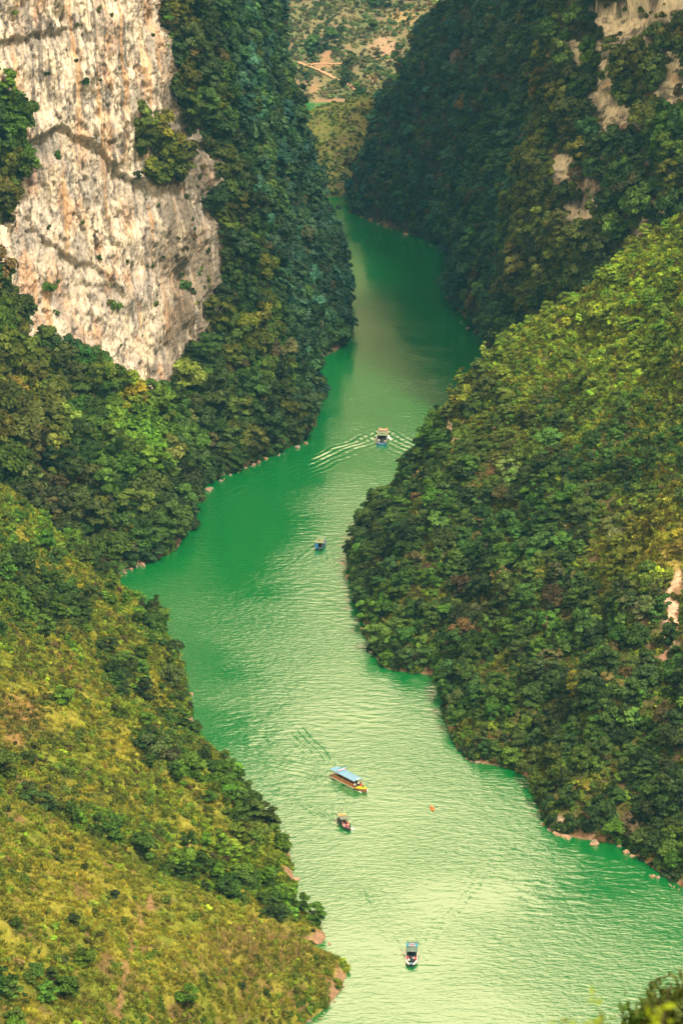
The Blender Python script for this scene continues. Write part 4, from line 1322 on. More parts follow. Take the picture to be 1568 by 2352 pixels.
# ------------------------------------------------------------------ single plants the photo lets one pick out
def at(pa, u, v):
    k = np.argmin((pa['u'] - u) ** 2 + (pa['v'] - v) ** 2 + np.where(pa['P'][..., 2] < -0.5, 1e6, 0))
    i, j = np.unravel_index(k, pa['u'].shape)
    return pa['P'][i, j].copy(), pa['N0'][i, j].copy()


def one_tree(pa, u, v, key, s, tint, label, lean=0.0, name='tree', sz=1.0):
    P_, n_0 = at(pa, u, v)
    e = link(name, None)
    e.location = (P_ - np.array((0, 0, 0.2))).tolist()
    ax = np.array([(0, 0, 1.0)]) + n_0[None] * lean
    e.rotation_euler = tilt_euler(ax, np.array([u * 0.37]))[0].tolist()
    e.scale = (s, s, s * sz)
    tag(e, label, name)
    c_ = link('crown', PROTO[key]['crown'], e); c_['tint'] = [float(q) for q in tint]
    link('trunk', PROTO[key]['trunk'], e)
    return e


one_tree(LCa, 287, 950, 'broad3', 0.8, C_YEL, 'yellow-leaved tree among green trees below the pale cliff')
one_tree(LCa, 322, 1185, 'bush1', 1.5, C_YEL * 1.1, 'small bright yellow tree low on the wooded slope under the cliff')
one_tree(LCb, 795, 715, 'layer0', 0.9, C_TEAL * .7, 'dark tree leaning out over the water on the left canyon wall', 1.3)
one_tree(LCa, 448, 1225, 'broad1', 1.15, C_DARK * .8, 'dark rounded tree overhanging the river at the wooded point', 0.5)
one_tree(R1, 1419, 1240, 'broad2', 0.75, C_PALE * 1.2, 'silvery pale tree beside the golden grass on the right hillside')
one_tree(R1, 1468, 1420, 'broad0', 0.95, C_PALE * .75, 'large grey-green tree left of the bare pink landslip')
one_tree(R1, 1272, 1340, 'layer1', 1.0, C_PALE * .42, 'broad drab green tree in the middle of the right hillside')
one_tree(R1, 893, 1520, 'bush3', 2.2, C_BRIGHT * .9, 'bright leafy tree at the waterline next to the moored boat')
one_tree(R1, 1000, 1548, 'broad3', 0.6, C_BRIGHT * .7, 'leafy tree at the water inside the small right bank cove')
one_tree(L2, 281, 1600, 'broad1', 0.62, C_DARK * .8, 'lone dark tree standing in the left bank scrub')
one_tree(L2, 395, 1760, 'layer0', 0.75, C_PALE * .32, 'drab feathery tree above the left bank shrubs')
one_tree(L1, 172, 2125, 'broad3', 0.5, C_DARK * .9, 'round dark bush tree on the nearest spur, left one of two')
one_tree(L1, 262, 2065, 'broad3', 0.42, C_DARK * .9, 'round dark bush tree on the nearest spur, right one of two')
one_tree(L1, 555, 2275, 'broad1', 0.36, C_DARK, 'slim small tree in the dry field on the nearest spur')
one_tree(L1, 480, 2040, 'layer0', 0.42, C_DARK * .8, 'flat-topped small tree beside the banana plant', sz=1.3)
one_tree(LCa, 30, 300, 'broad0', 1.5, C_BRIGHT * .9, 'vivid green tree at the left edge beside the pale cliff', 0.4)
one_tree(LCa, 15, 380, 'broad2', 1.3, C_MID, 'dark tree below the vivid green one at the left edge', 0.4)


def strip_leaf(m, base, az, length, width, rise, droop, n=7, fold=0.12):
    rows = []
    d = Vector((math.cos(az), math.sin(az), 0)); sd = Vector((-d.y, d.x, 0))
    for i in range(n + 1):
        t = i / n
        p = Vector(base) + d * (length * t * (1 - 0.18 * t)) + Vector((0, 0, rise * t - droop * t * t))
        w = width * (math.sin(math.pi * min(1, t * 0.93 + 0.07)) ** 0.6) * 0.5
        rows.append([p - sd * w + Vector((0, 0, fold * w)), p, p + sd * w + Vector((0, 0, fold * w))])
    m.grid(rows)


def leafplain(name, colr):
    m = M_LEAF.copy(); m.name = name
    return m


def fronds(pa, u, v, name, cat, label, stems, nleaf, length, width, h, tint, droop=1.0):
    P_, _ = at(pa, u, v)
    e = link(name, None); e.location = P_.tolist(); tag(e, label, cat)
    for (dx, dy, hh) in stems:
        st = MB().tube((dx, dy, -0.4), (dx * 1.15, dy * 1.15, hh * h), 0.13 * h / 3, 0.07 * h / 3)
        st.build('stem', M_BARK, e)
        for k in range(nleaf):
            lm = MB()
            az = k * 6.283 / nleaf + random.uniform(-.3, .3) + dx
            strip_leaf(lm, (dx * 1.15, dy * 1.15, hh * h - 0.1), az, length * random.uniform(.75, 1.1), width, length * random.uniform(.35, .8), length * droop * random.uniform(.7, 1.1))
            lo = lm.build('leaf', M_LEAF, e)
            at_ = lo.data.attributes.new('lv', 'FLOAT', 'POINT')
            at_.data.foreach_set('value', np.full(len(lo.data.vertices), random.uniform(.8, 1.3), np.float32))
            lo['tint'] = [float(q) for q in np.array(tint) * random.uniform(.8, 1.25)]
    return e


fronds(L1, 516, 2100, 'banana_plant', 'banana plant', 'banana plant with long arching leaves in the dry field', [(0.0, 0, 1.0), (-0.9, 0.3, .8), (0.9, -.2, .9), (0.2, 0.8, .7)], 7, 2.1, 0.5, 2.6, (0.05, 0.095, 0.03))
fronds(LCa, 135, 800, 'palm', 'palm', 'feathery palm at the foot of the pale cliff', [(0, 0, 1.0)], 13, 4.2, 0.7, 4.0, (0.04, 0.075, 0.025), 0.9)
for (pa, u, v, lb) in ((L2, 524, 2008, 'yellow-green plant of two huge leaves on the left slope above the spur'), (R1, 1012, 1292, 'bright plant of few huge leaves high behind the right bank point'), (R1, 1025, 1312, 'bright plant of few huge leaves lower behind the right bank point'), (L2, 185, 1905, 'small yellow-green plant of broad leaves behind the near ridge')):
    fronds(pa, u, v, 'broad_leaf_plant', 'plant', lb, [(0, 0, 1.0)], 3, 1.1, 0.7, 0.9, C_YEL * 1.3, 0.6)

# bare twiggy shrub above the grey-green tree
P_, _ = at(R1, 1496, 1372)
e = link('bare_shrub', None); e.location = P_.tolist(); tag(e, 'leafless twiggy shrub above the grey-green tree by the landslip', 'shrub')
M_TWIG = paint('dry_twig', (0.26, 0.2, 0.14), 0.9)
for k in range(22):
    az = random.uniform(0, 6.28); l = random.uniform(1.6, 3.0)
    MB().tube((0, 0, -.2), (math.cos(az) * l * .25, math.sin(az) * l * .25, l * .6), .05, .035, 5).tube((math.cos(az) * l * .25, math.sin(az) * l * .25, l * .6), (math.cos(az + .3) * l * .6, math.sin(az + .3) * l * .6, l), .035, .015, 5).build('twig', M_TWIG, e)

# dry maize on the nearest spur
z = L1['P'][..., 2]
crop = np.exp(-((L1['u'] - 600) / 130) ** 2 - ((L1['v'] - 2190) / 70) ** 2)
Q, Nn, N0, u, v = sample(L1, 1.1 * sstep(.25, .6, crop + .2 * n_(L1, 5)) * (z > .8))
scatter('maize', PC_CORN, Q, tilt_euler(np.tile((0, 0, 1.0), (len(Q), 1)) + rng.normal(size=(len(Q), 3)) * .12, rng.uniform(0, 6.28, len(Q))), rng.uniform(.6, 1.1, len(Q)), rng.integers(0, 2, len(Q)),
        np.where(rng.uniform(size=(len(Q), 1)) < .6, np.array((0.27, 0.19, 0.07)), C_OLIVE) * rng.uniform(.7, 1.3, (len(Q), 1)), 'dry maize stalks in the field on the nearest spur', 'maize')

# ------------------------------------------------------------------ rocks along the water
M_ROCKS = [paint('shore_rock_%d' % i, c_, 0.9, 0.3, 1.2) for i, c_ in enumerate([(0.36, 0.23, 0.15), (0.27, 0.16, 0.10), (0.24, 0.18, 0.14)])]
rock_me = []
for k in range(6):
    g = np.random.default_rng(90 + k)
    bm = bmesh.new(); bmesh.ops.create_icosphere(bm, subdivisions=2, radius=1.0)
    for vtx in bm.verts:
        n0 = Vector(vtx.co)
        cuts = 1.0
        vtx.co *= 0.75 + 0.35 * float(perlin(n0.x * 1.3 + k * 7, n0.y * 1.3, n0.z * 1.3)) + 0.12 * float(perlin(n0.x * 4 + k, n0.y * 4, n0.z * 4))
        vtx.co.z *= 0.7
        for q in range(3):
            pn = Vector(g.normal(size=3)).normalized()
            dd = vtx.co.dot(pn) - 0.55
            if dd > 0: vtx.co -= pn * dd
    for mi in range(3):
        me = bpy.data.meshes.new('boulder'); bm.to_mesh(me); me.materials.append(M_ROCKS[mi]); rock_me.append(me)
    bm.free()


def shore_rocks(poly, n, smin, smax, label, group):
    pts = [S(*p) for p in poly]
    for i in range(n):
        t = min(.999, max(0, (i + random.gauss(.5, 1.6)) / n)) * (len(pts) - 1)
        a = int(t); q = pts[a] + (pts[min(a + 1, len(pts) - 1)] - pts[a]) * (t - a)
        s_ = smin * .7 + (smax * 1.25 - smin * .7) * random.random() ** 2.2
        o = link('boulder', random.choice(rock_me))
        o.location = (q[0] + random.uniform(-.6, .6), q[1] + random.uniform(-.6, .6), s_ * random.uniform(-.1, .3))
        o.scale = (s_ * random.uniform(.8, 1.5), s_ * random.uniform(.7, 1.1), s_ * random.uniform(.7, 1.1))
        o.rotation_euler = (random.uniform(-.3, .3), random.uniform(-.3, .3), random.uniform(0, 6.28))
        far = q[1] - min(p_[1] for p_ in pts); span = max(p_[1] for p_ in pts) - min(p_[1] for p_ in pts) + 1e-6
        lb = ('large ' if s_ > smin * .7 + (smax * 1.25 - smin * .7) * .45 else 'small ') * (not label.startswith('small')) + label + ', ' + ('near end', 'middle', 'far end')[min(2, int(3 * far / span))]
        tag(o, lb, 'rock', group + ': ' + lb)


shore_rocks([(790, 1285), (793, 1320), (812, 1355), (826, 1400), (824, 1432), (850, 1465), (858, 1500)], 34, .35, 1.0, 'orange-brown rock at the waterline of the right bank point', 'rocks below the right bank point')
shore_rocks([(930, 1530), (980, 1538)], 5, .7, 1.4, 'brown rock slab in the small cove of the right bank', 'rocks in the right bank cove')
shore_rocks([(1068, 1745), (1100, 1752), (1165, 1762)], 14, .4, .9, 'pinkish rock at the water under the second right bank point', 'rocks under the second right bank point')
shore_rocks([(1240, 1890), (1262, 1912), (1310, 1925), (1370, 1938)], 14, .6, 1.4, 'pale rock ledge at the water under the dark overhang at right', 'ledges under the dark overhang')
shore_rocks([(1420, 1945), (1455, 1965)], 5, .6, 1.3, 'pale pink rock at the water where the bank turns right', 'rocks where the right bank turns')
shore_rocks([(1490, 2010), (1568, 2046)], 8, .3, .7, 'small brown rock at the water near the right picture edge', 'rocks near the right picture edge')
shore_rocks([(660, 2023), (686, 2020)], 5, .4, .9, 'tan rock at the tip of the left bank shrubs', 'rocks at the left bank tip')
shore_rocks([(740, 2168), (768, 2168)], 5, .3, .6, 'dark rock at the water beside the near spur', 'rocks beside the near spur')
shore_rocks([(800, 2222), (783, 2260), (778, 2290), (735, 2335), (700, 2352)], 20, .25, .6, 'reddish rock edging the nearest spur', 'rocks edging the nearest spur')
shore_rocks([(436, 1590), (444, 1600)], 3, .5, .9, 'red-brown rock at the left bank below dark shrubs', 'rocks below dark shrubs on the left')
shore_rocks([(285, 1318), (330, 1296)], 6, .5, 1.1, 'tan rock at the water below the wooded point', 'rocks below the wooded point')
shore_rocks([(462, 1138), (500, 1108), (560, 1078), (600, 1060), (650, 1042), (702, 1018)], 26, .5, 1.3, 'pinkish rock rimming the water under the left forest', 'rocks under the left forest')
shore_rocks([(800, 488), (886, 521), (960, 552), (1030, 579)], 20, .6, 1.4, 'brown rock rimming the far bend of the river', 'rocks at the far bend')
shore_rocks([(1030, 600), (1030, 690), (1050, 735), (1086, 764)], 16, .5, 1.2, 'brown rock along the far right bank', 'rocks along the far right bank')

# ------------------------------------------------------------------ trail and pond beyond the gap
M_PATH = paint('trail_earth', (0.42, 0.24, 0.14), 0.95, 0.15, 0.3)


def trail(pts, w, label):
    import itertools
    dense = []
    for (a, b) in zip(pts[:-1], pts[1:]):
        for t in np.linspace(0, 1, 7)[:-1]:
            dense.append((a[0] + (b[0] - a[0]) * t, a[1] + (b[1] - a[1]) * t))
    dense.append(pts[-1])
    C_ = np.array([at(F2, *p)[0] for p in dense])
    C_[:, 2] += 0.5
    k = np.array([.25, .5, .25])
    for _ in range(2):
        C_[1:-1] = C_[:-2] * .25 + C_[1:-1] * .5 + C_[2:] * .25
    m = MB()
    rows = []
    for i in range(len(C_)):
        d = C_[min(i + 1, len(C_) - 1)] - C_[max(i - 1, 0)]; d[2] = 0; d /= np.linalg.norm(d) + 1e-6
        n0 = np.array((-d[1], d[0], 0)) * w * (.8 + .4 * random.random())
        rows.append([Vector(C_[i] - n0 - np.array((0, 0, .5))), Vector(C_[i] - n0 * .9), Vector(C_[i] + n0 * .9), Vector(C_[i] + n0 - np.array((0, 0, .5)))])
    m.grid(rows)
    tag(m.build('path', M_PATH, smooth=True), label, 'path', kind='structure')


trail([(670, 139), (700, 150), (725, 158), (752, 170), (775, 182), (805, 196), (818, 206), (826, 218)], 1.5, 'orange earth trail descending the far hillside')
trail([(700, 149), (735, 147), (768, 147), (800, 145)], 0.9, 'thin earth track branching off the far trail')

# ------------------------------------------------------------------ boats
P_WHITE = paint('white_paint', (0.72, 0.68, 0.6), 0.45); P_ORANGE = paint('orange_paint', (0.48, 0.15, 0.03), 0.5); P_RED = paint('red_paint', (0.42, 0.05, 0.03), 0.5)
P_BLUE = paint('blue_paint', (0.02, 0.13, 0.32), 0.45); P_SKY = paint('sky_blue_roof', (0.13, 0.28, 0.44), 0.4, .06); P_YEL = paint('yellow_green_paint', (0.36, 0.40, 0.015), 0.45)
P_TEAL = paint('teal_roof', (0.08, 0.135, 0.12), 0.4, .08); P_GREEN = paint('green_roof', (0.14, 0.22, 0.12), 0.4, .08); P_DARK = paint('dark_hull', (0.02, 0.035, 0.05), 0.4)
P_WOOD = paint('deck_wood', (0.20, 0.10, 0.05), 0.7, .2); P_GREY = paint('grey_roof', (0.13, 0.15, 0.12), 0.45, .1); P_PINK = paint('pink_lettering', (0.75, 0.08, 0.22), 0.5)
P_DECKO = paint('orange_deck', (0.52, 0.17, 0.05), 0.55); P_CREAM = paint('cream_deck', (0.5, 0.34, 0.17), 0.55); P_SIGNY = paint('yellow_sign', (0.72, 0.58, 0.2), 0.5); P_CYAN = paint('cyan_sign', (0.02, 0.36, 0.62), 0.45)
P_DECKB = paint('blue_deck', (0.09, 0.19, 0.30), 0.5); P_MET = paint('steel', (0.4, 0.4, 0.4), 0.35, .1, metal=0.6)
P_FOAM = paint('foam_white', (0.85, 0.87, 0.82), 0.8, .05)


def hull_outline(L, W_, bl, blunt):
    xs = np.concatenate([np.linspace(-L / 2, L / 2 - bl, 7), L / 2 - bl + bl * np.array((.2, .4, .6, .75, .88, 1.0))])
    t = np.clip((xs - (L / 2 - bl)) / bl, 0, 1)
    w = W_ / 2 * (1 - (1 - blunt) * t ** 1.8)
    w *= 1 - 0.12 * np.clip((-xs - L * .3) / (L * .2), 0, 1)
    return xs, w, t


def build_boat(name, bow, stern, label, L, W_, fb, hullm, rimm, bl, blunt=0.06, rake=0.5):
    mid = (bow + stern) / 2
    d = bow - stern
    e = link(name, None); e.location = (mid[0], mid[1], 0.0); e.rotation_euler = (0, 0, math.atan2(d[1], d[0]))
    tag(e, label, 'boat')
    xs, w, t = hull_outline(L, W_, bl, blunt)
    m = MB(); rows = []
    for x_, ww, tt in zip(xs, w, t):
        h = fb * (1 + rake * tt ** 1.5); ww = max(ww, .05); iw = max(ww - .07, .02); fl = 0.12 + .25 * tt
        sh = tt * .0
        rows.append([Vector(p) for p in ((x_, iw, fl), (x_, iw, h), (x_, ww, h), (x_ - .25 * tt, ww * .86, .02), (x_ - .6 * tt, 0, -.35 * (1 - .7 * tt)), (x_ - .25 * tt, -ww * .86, .02), (x_, -ww, h), (x_, -iw, h), (x_, -iw, fl))])
    vs = m.grid(rows, closed=True)
    m.bm.faces.new(vs[0]); m.bm.faces.new(list(reversed(vs[-1])))
    m.build('hull', hullm, e)
    rm = MB(); rr = []
    for sg in (1, -1):
        rr = []
        for x_, ww, tt in zip(xs, w, t):
            h = fb * (1 + rake * tt ** 1.5); ww = max(ww, .05)
            a = sg * (ww + .05); b_ = sg * max(ww - .10, .0)
            rr.append([Vector(p) for p in ((x_, a, h - .10), (x_, a, h + .035), (x_, b_, h + .035), (x_, b_, h - .10))])
        vv = rm.grid(rr, closed=True); rm.bm.faces.new(vv[0]); rm.bm.faces.new(list(reversed(vv[-1])))
    rm.build('gunwale', rimm, e)
    return e, (xs, w, t)


def roof(e, x0, x1, W_, z, mat, camber=.12, th=.05, name='roof', ribs=0):
    m = MB(); n = 8
    for zz, in ((z,), (z - th,)):
        pass
    rows = []
    ys = np.linspace(-W_ / 2, W_ / 2, n + 1)
    for x_ in np.linspace(x0, x1, 5):
        top = [Vector((x_, y_, z + camber * (1 - (2 * y_ / W_) ** 2))) for y_ in ys]
        bot = [Vector((x_, y_, z - th + camber * (1 - (2 * y_ / W_) ** 2))) for y_ in ys[::-1]]
        rows.append(top + bot)
    vs = m.grid(rows, closed=True); m.bm.faces.new(vs[0]); m.bm.faces.new(list(reversed(vs[-1])))
    o = m.build(name, mat, e)
    for k in range(ribs):
        x_ = x0 + (k + .5) * (x1 - x0) / ribs
        r_ = MB()
        for a, b_ in zip(ys[:-1], ys[1:]):
            r_.tube((x_, a, z + .02 + camber * (1 - (2 * a / W_) ** 2)), (x_, b_, z + .02 + camber * (1 - (2 * b_ / W_) ** 2)), .025, n=5)
        r_.build('roof_rib', mat, o)
    return o


def posts(e, xs, W_, z0, z1, mat, r=.035):
    for x_ in xs:
        for sg in (-1, 1):
            MB().tube((x_, sg * W_ / 2, z0), (x_, sg * W_ / 2, z1), r, n=6).build('post', mat, e)


def rails(e, x0, x1, W_, z, mat, r=.025, both=(-1, 1)):
    for sg in both:
        MB().tube((x0, sg * W_ / 2, z), (x1, sg * W_ / 2, z), r, n=6).build('rail', mat, e)


def sign(e, x_, W_, z, h, board, face_cols, tilt=0.0, facing=1):
    m = MB(); m.box((x_, 0, z + h / 2), (.06, W_, h), 0, 0, tilt)
    o = m.build('sign_board', board, e, bevel=.01)
    return o


def sign_marks(o, x_, y0, y1, z0, z1, mat, n, facing=1, seed=0):
    """rows of letter-like strokes"""
    g = random.Random(seed)
    m = MB()
    wch = (y1 - y0) / n
    for i in range(n):
        yc = y0 + (i + .5) * wch
        m.box((x_ + .036 * facing, yc - wch * .28, (z0 + z1) / 2), (.012, wch * .2, (z1 - z0)))
        if g.random() < .7: m.box((x_ + .036 * facing, yc, z1 - (z1 - z0) * .1), (.0125, wch * .5, (z1 - z0) * .18))
        if g.random() < .7: m.box((x_ + .036 * facing, yc, z0 + (z1 - z0) * .1), (.0125, wch * .5, (z1 - z0) * .18))
        if g.random() < .6: m.box((x_ + .036 * facing, yc + wch * .24, (z0 + z1) / 2), (.0115, wch * .18, (z1 - z0) * .9))
    m.build('lettering', mat, o)


def seats(e, xs, W_, z, mat):
    for x_ in xs:
        m = MB(); m.box((x_, 0, z), (.42, W_, .07)); m.box((x_ - .22, 0, z + .3), (.06, W_, .5)); m.box((x_, W_ * .35, z - .18), (.3, .06, .3)); m.box((x_, -W_ * .35, z - .18), (.3, .06, .3))
        m.build('seat', mat, e)


# ---- people
M_SKIN = paint('skin', (0.42, 0.25, 0.17), 0.6, .05); M_HAIR = paint('dark_hair', (0.015, 0.012, 0.01), 0.6)
CLOTH = {k: paint(k + '_cloth', c_, 0.85, .1) for k, c_ in dict(red=(0.62, 0.02, 0.04), orange=(0.75, 0.16, 0.02), yellow=(0.72, 0.58, 0.03), white=(0.75, 0.72, 0.66), navy=(0.02, 0.03, 0.07), black=(0.015, 0.015, 0.018), magenta=(0.5, 0.03, 0.18), grey=(0.22, 0.22, 0.23)).items()}


def skin_body(kind):
    bm = bmesh.new()
    lay = bm.verts.layers.skin.verify()
    J = {}

    def jv(nm, co, r, par=None):
        v_ = bm.verts.new(co); v_[lay].radius = (r, r) if not isinstance(r, tuple) else r
        J[nm] = v_
        if par: bm.edges.new((J[par], v_))
    hz = {'sit': .45, 'kayak': .25, 'stand': .92}[kind]
    jv('pelvis', (0, 0, hz), (.14, .12)); jv('belly', (.01, 0, hz + .2), (.13, .11), 'pelvis'); jv('chest', (.0, 0, hz + .4), (.155, .12), 'belly')
    jv('neck', (.01, 0, hz + .55), .05, 'chest'); jv('chin', (.02, 0, hz + .62), .075, 'neck'); jv('skull', (.02, 0, hz + .74), .095, 'chin'); jv('crown', (.01, 0, hz + .82), .06, 'skull')
    for sg, n_1 in ((1, 'l'), (-1, 'r')):
        jv(n_1 + 'sh', (0, sg * .19, hz + .47), .055, 'chest')
        if kind == 'stand':
            jv(n_1 + 'el', (-.02, sg * .26, hz + .2), .042, n_1 + 'sh'); jv(n_1 + 'wr', (.06, sg * .27, hz - .04), .03, n_1 + 'el'); jv(n_1 + 'ha', (.08, sg * .27, hz - .13), .035, n_1 + 'wr')
            jv(n_1 + 'hip', (0, sg * .1, hz - .06), .085, 'pelvis'); jv(n_1 + 'kn', (.03, sg * .11, .48), .06, n_1 + 'hip'); jv(n_1 + 'an', (0, sg * .11, .08), .04, n_1 + 'kn'); jv(n_1 + 'to', (.16, sg * .12, .04), .035, n_1 + 'an')
        else:
            lift = .16 if kind == 'kayak' else 0
            jv(n_1 + 'el', (.1, sg * .27, hz + .24 + lift * .5), .042, n_1 + 'sh'); jv(n_1 + 'wr', (.32, sg * .2, hz + .18 + lift), .03, n_1 + 'el'); jv(n_1 + 'ha', (.4, sg * .18, hz + .17 + lift), .035, n_1 + 'wr')
            jv(n_1 + 'hip', (.04, sg * .1, hz), .085, 'pelvis')
            if kind == 'sit':
                jv(n_1 + 'kn', (.45, sg * .13, hz + .02), .06, n_1 + 'hip'); jv(n_1 + 'an', (.44, sg * .13, .08), .04, n_1 + 'kn'); jv(n_1 + 'to', (.6, sg * .14, .04), .035, n_1 + 'an')
            else:
                jv(n_1 + 'kn', (.42, sg * .16, hz + .14), .06, n_1 + 'hip'); jv(n_1 + 'an', (.82, sg * .12, hz - .05), .04, n_1 + 'kn'); jv(n_1 + 'to', (.86, sg * .12, hz + .1), .035, n_1 + 'an')
    J['pelvis'][lay].use_root = True
    me = bpy.data.meshes.new('person_' + kind); bm.to_mesh(me); bm.free()
    o = bpy.data.objects.new('tmp', me); COL.objects.link(o)
    o.modifiers.new('s', 'SKIN'); sb_ = o.modifiers.new('b', 'SUBSURF'); sb_.levels = 1
    dg = bpy.context.evaluated_depsgraph_get(); dg.update()
    out = bpy.data.meshes.new_from_object(o.evaluated_get(dg))
    bpy.data.objects.remove(o)
    return out, hz


BODY = {k: skin_body(k) for k in ('sit', 'stand', 'kayak')}
PERSON_CACHE = {}


def person(pos, rz, kind, shirt, trousers, label, vest=None, scale=1.0, hat=None, group=None):
    key = (kind, shirt, trousers, hat)
    if key not in PERSON_CACHE:
        src, hz = BODY[kind]
        me = src.copy(); me.name = 'person'
        me.materials.clear()
        for m_ in (M_SKIN, CLOTH[hat] if hat else M_HAIR, CLOTH[shirt], CLOTH[trousers]): me.materials.append(m_)
        for p in me.polygons:
            c_ = p.center; zr = c_.z - hz
            k = 3 if (zr < .02) or (kind != 'stand' and c_.x > .12 and zr < .12) else 2
            if abs(c_.y) > .16 and c_.x > .26 and kind != 'stand' and zr > .1: k = 0
            if abs(c_.y) > .2 and zr < .05 and kind == 'stand' and c_.z > .7: k = 0
            if zr > .54: k = 0
            if zr > .76 or (zr > .62 and c_.x < -.02): k = 1
            p.material_index = k; p.use_smooth = True
        PERSON_CACHE[key] = me
    o = link('person', PERSON_CACHE[key])
    o.location = pos; o.rotation_euler = (0, 0, rz); o.scale = (scale,) * 3
    tag(o, label, 'person', group)
    if vest:
        hz = BODY[kind][1]
        m = MB()
        rows = []
        for zr, rx, ry in ((.08, .165, .185), (.2, .175, .2), (.38, .175, .215), (.5, .12, .17)):
            rows.append([Vector((.01 + rx * math.cos(a), ry * math.sin(a), hz + zr)) for a in np.linspace(0, 2 * math.pi, 10, endpoint=False)])
        m.grid(rows, closed=True)
        m.build('life_vest', CLOTH[vest], o, smooth=True)
    return o


def on(e, x_, y_, z_):
    rz = e.rotation_euler[2]
    return (e.location.x + x_ * math.cos(rz) - y_ * math.sin(rz), e.location.y + x_ * math.sin(rz) + y_ * math.cos(rz), e.location.z + z_), rz


# tour boat with the long blue roof
b = BOATS['tour']
e, _ = build_boat('tour_boat', b['bow'], b['stern'], 'long tour boat with sky blue roof, orange sides and yellow-green bow', 13.6, 2.7, .75, P_WOOD, P_ORANGE, 3.2, .05, .45)
m = MB(); xs, w, t = hull_outline(13.6, 2.7, 3.2, .05)
rows = [[Vector((x_, max(ww, .05), .80 * (1 + .42 * tt ** 1.5) + .02)), Vector((x_, 0, .80 * (1 + .42 * tt ** 1.5) + .16)), Vector((x_, -max(ww, .05), .80 * (1 + .42 * tt ** 1.5) + .02))] for x_, ww, tt in zip(xs[6:], w[6:], t[6:])]
m.grid(rows); m.build('bow_deck', P_YEL, e)
MB().box((-1.9, 0, .2), (9.3, 2.5, .08)).build('floor', P_WOOD, e)
for sg in (-1, 1):
    MB().box((-1.6, sg * 1.37, .42), (9.6, .05, .30)).build('side_stripe', P_WHITE if sg < 0 else P_WHITE, e)
    MB().box((-1.6, sg * 1.33, 1.02), (8.8, .05, .42)).build('side_panel', P_ORANGE, e)
    MB().box((-1.2, sg * 1.34, 2.28), (9.2, .06, .16)).build('fascia', P_ORANGE, e)
    MB().box((-1.6, sg * 1.37, .66), (9.6, .045, .08)).build('stripe', P_RED, e)
ro = roof(e, -6.9, 3.35, 2.95, 2.42, P_SKY, .14, .06)
posts(e, (-6.5, -5.6, -4.4, -3.0, -1.6, -.2, 1.2, 2.4, 3.2), 2.62, .7, 2.4, P_ORANGE, .05)
rails(e, -6.5, 3.2, 2.62, 1.38, P_WHITE, .03)
seats(e, (-4.6, -3.4, -2.2, -1.0, .2, 1.4), 2.3, .62, P_DARK)
so = sign(e, -3.7, 2.7, 2.6, .75, P_CYAN, None)
MB().box((-3.66, -.66, 2.97), (.03, 1.16, .5)).build('sign_panel', P_WHITE, so); MB().box((-3.66, .66, 2.97), (.03, 1.16, .5)).build('sign_panel', P_WHITE, so)
sign_marks(so, -3.64, -1.2, -.12, 2.79, 3.15, P_PINK, 5, 1, 3); sign_marks(so, -3.64, .12, 1.2, 2.79, 3.15, P_PINK, 5, 1, 5)
for y_ in (-.35, .35): MB().tube((-4.6, y_, 2.55), (-4.6, y_, 2.95), .13, .17).build('horn_speaker', P_DARK, e)
MB().box((3.0, 0, 2.66), (.25, 1.0, .16)).build('lamp_bar', P_WHITE, e)
MB().tube((5.2, 0, 1.0), (5.2, 0, 1.75), .16, .12).build('bollard', P_DARK, e)
MB().box((5.6, .1, 1.06), (.9, .12, .08)).build('anchor_bar', P_MET, e)
MB().box((-6.9, 0, .55), (.5, 1.1, .7)).tube((-7.2, 0, .9), (-7.6, 0, .1), .08).build('engine', P_MET, e)
for i, (x_, y_, sh, vs_) in enumerate(((-4.7, -.85, 'yellow', 'yellow'), (-3.5, -.85, 'magenta', None), (-2.3, -.85, 'yellow', 'yellow'), (-1.1, -.85, 'red', 'red'), (.1, -.85, 'yellow', 'yellow'), (1.3, -.85, 'red', 'red'), (.1, .8, 'navy', None), (-2.3, .8, 'white', None))):
    p, rz = on(e, x_, y_, .22); person(p, rz, 'sit', sh, 'navy', 'passenger in %s under the sky blue roof, %s side, %s' % (sh, 'near' if y_ < 0 else 'far', ('rear end', 'rear half', 'middle, rear', 'middle', 'front half', 'front end', 'front half', 'rear half')[i]), vs_)
p, rz = on(e, 3.0, .25, .3); person(p, rz, 'stand', 'white', 'navy', 'person in white standing at the front of the long blue-roofed boat')
p, rz = on(e, 2.5, -.5, .3); person(p, rz, 'sit', 'white', 'black', 'person in white sitting at the front of the long blue-roofed boat')
p, rz = on(e, 3.9, .3, .45); person(p, rz, 'sit', 'red', 'black', 'person in red sitting by the yellow-green bow of the long boat')

# small boat full of red life vests
b = BOATS['red']
e, _ = build_boat('passenger_boat', b['bow'], b['stern'], 'small dark boat with grey roof, yellow sign and red-vested passengers', 7.4, 1.9, .55, P_DARK, P_DARK, 2.4, .22, .4)
MB().box((-.6, 0, .17), (5.6, 1.65, .06)).build('floor', P_WOOD, e)
roof(e, -3.5, .7, 2.15, 2.0, P_GREY, .08, .05)
posts(e, (-3.3, -2.0, -.7, .55), 1.85, .5, 2.0, P_MET, .03)
so = sign(e, -1.75, 2.1, 2.08, .5, P_SIGNY, None); sign_marks(so, -1.74, -.8, .8, 2.2, 2.45, P_RED, 8, 1, 9)
seats(e, (-2.6, -1.6, -.6, .4, 1.3), 1.55, .5, P_DARK)
MB().tube((-3.2, .6, 2.0), (-3.2, .6, 3.0), .02).build('flag_pole', P_MET, e)
fm = MB(); fm.grid([[Vector((-3.2 - .1 * i, .6 + .04 * math.sin(i * 1.4), 2.55 + .5 * j)) for i in range(8)] for j in range(2)]); fm.build('flag', CLOTH['red'], e)
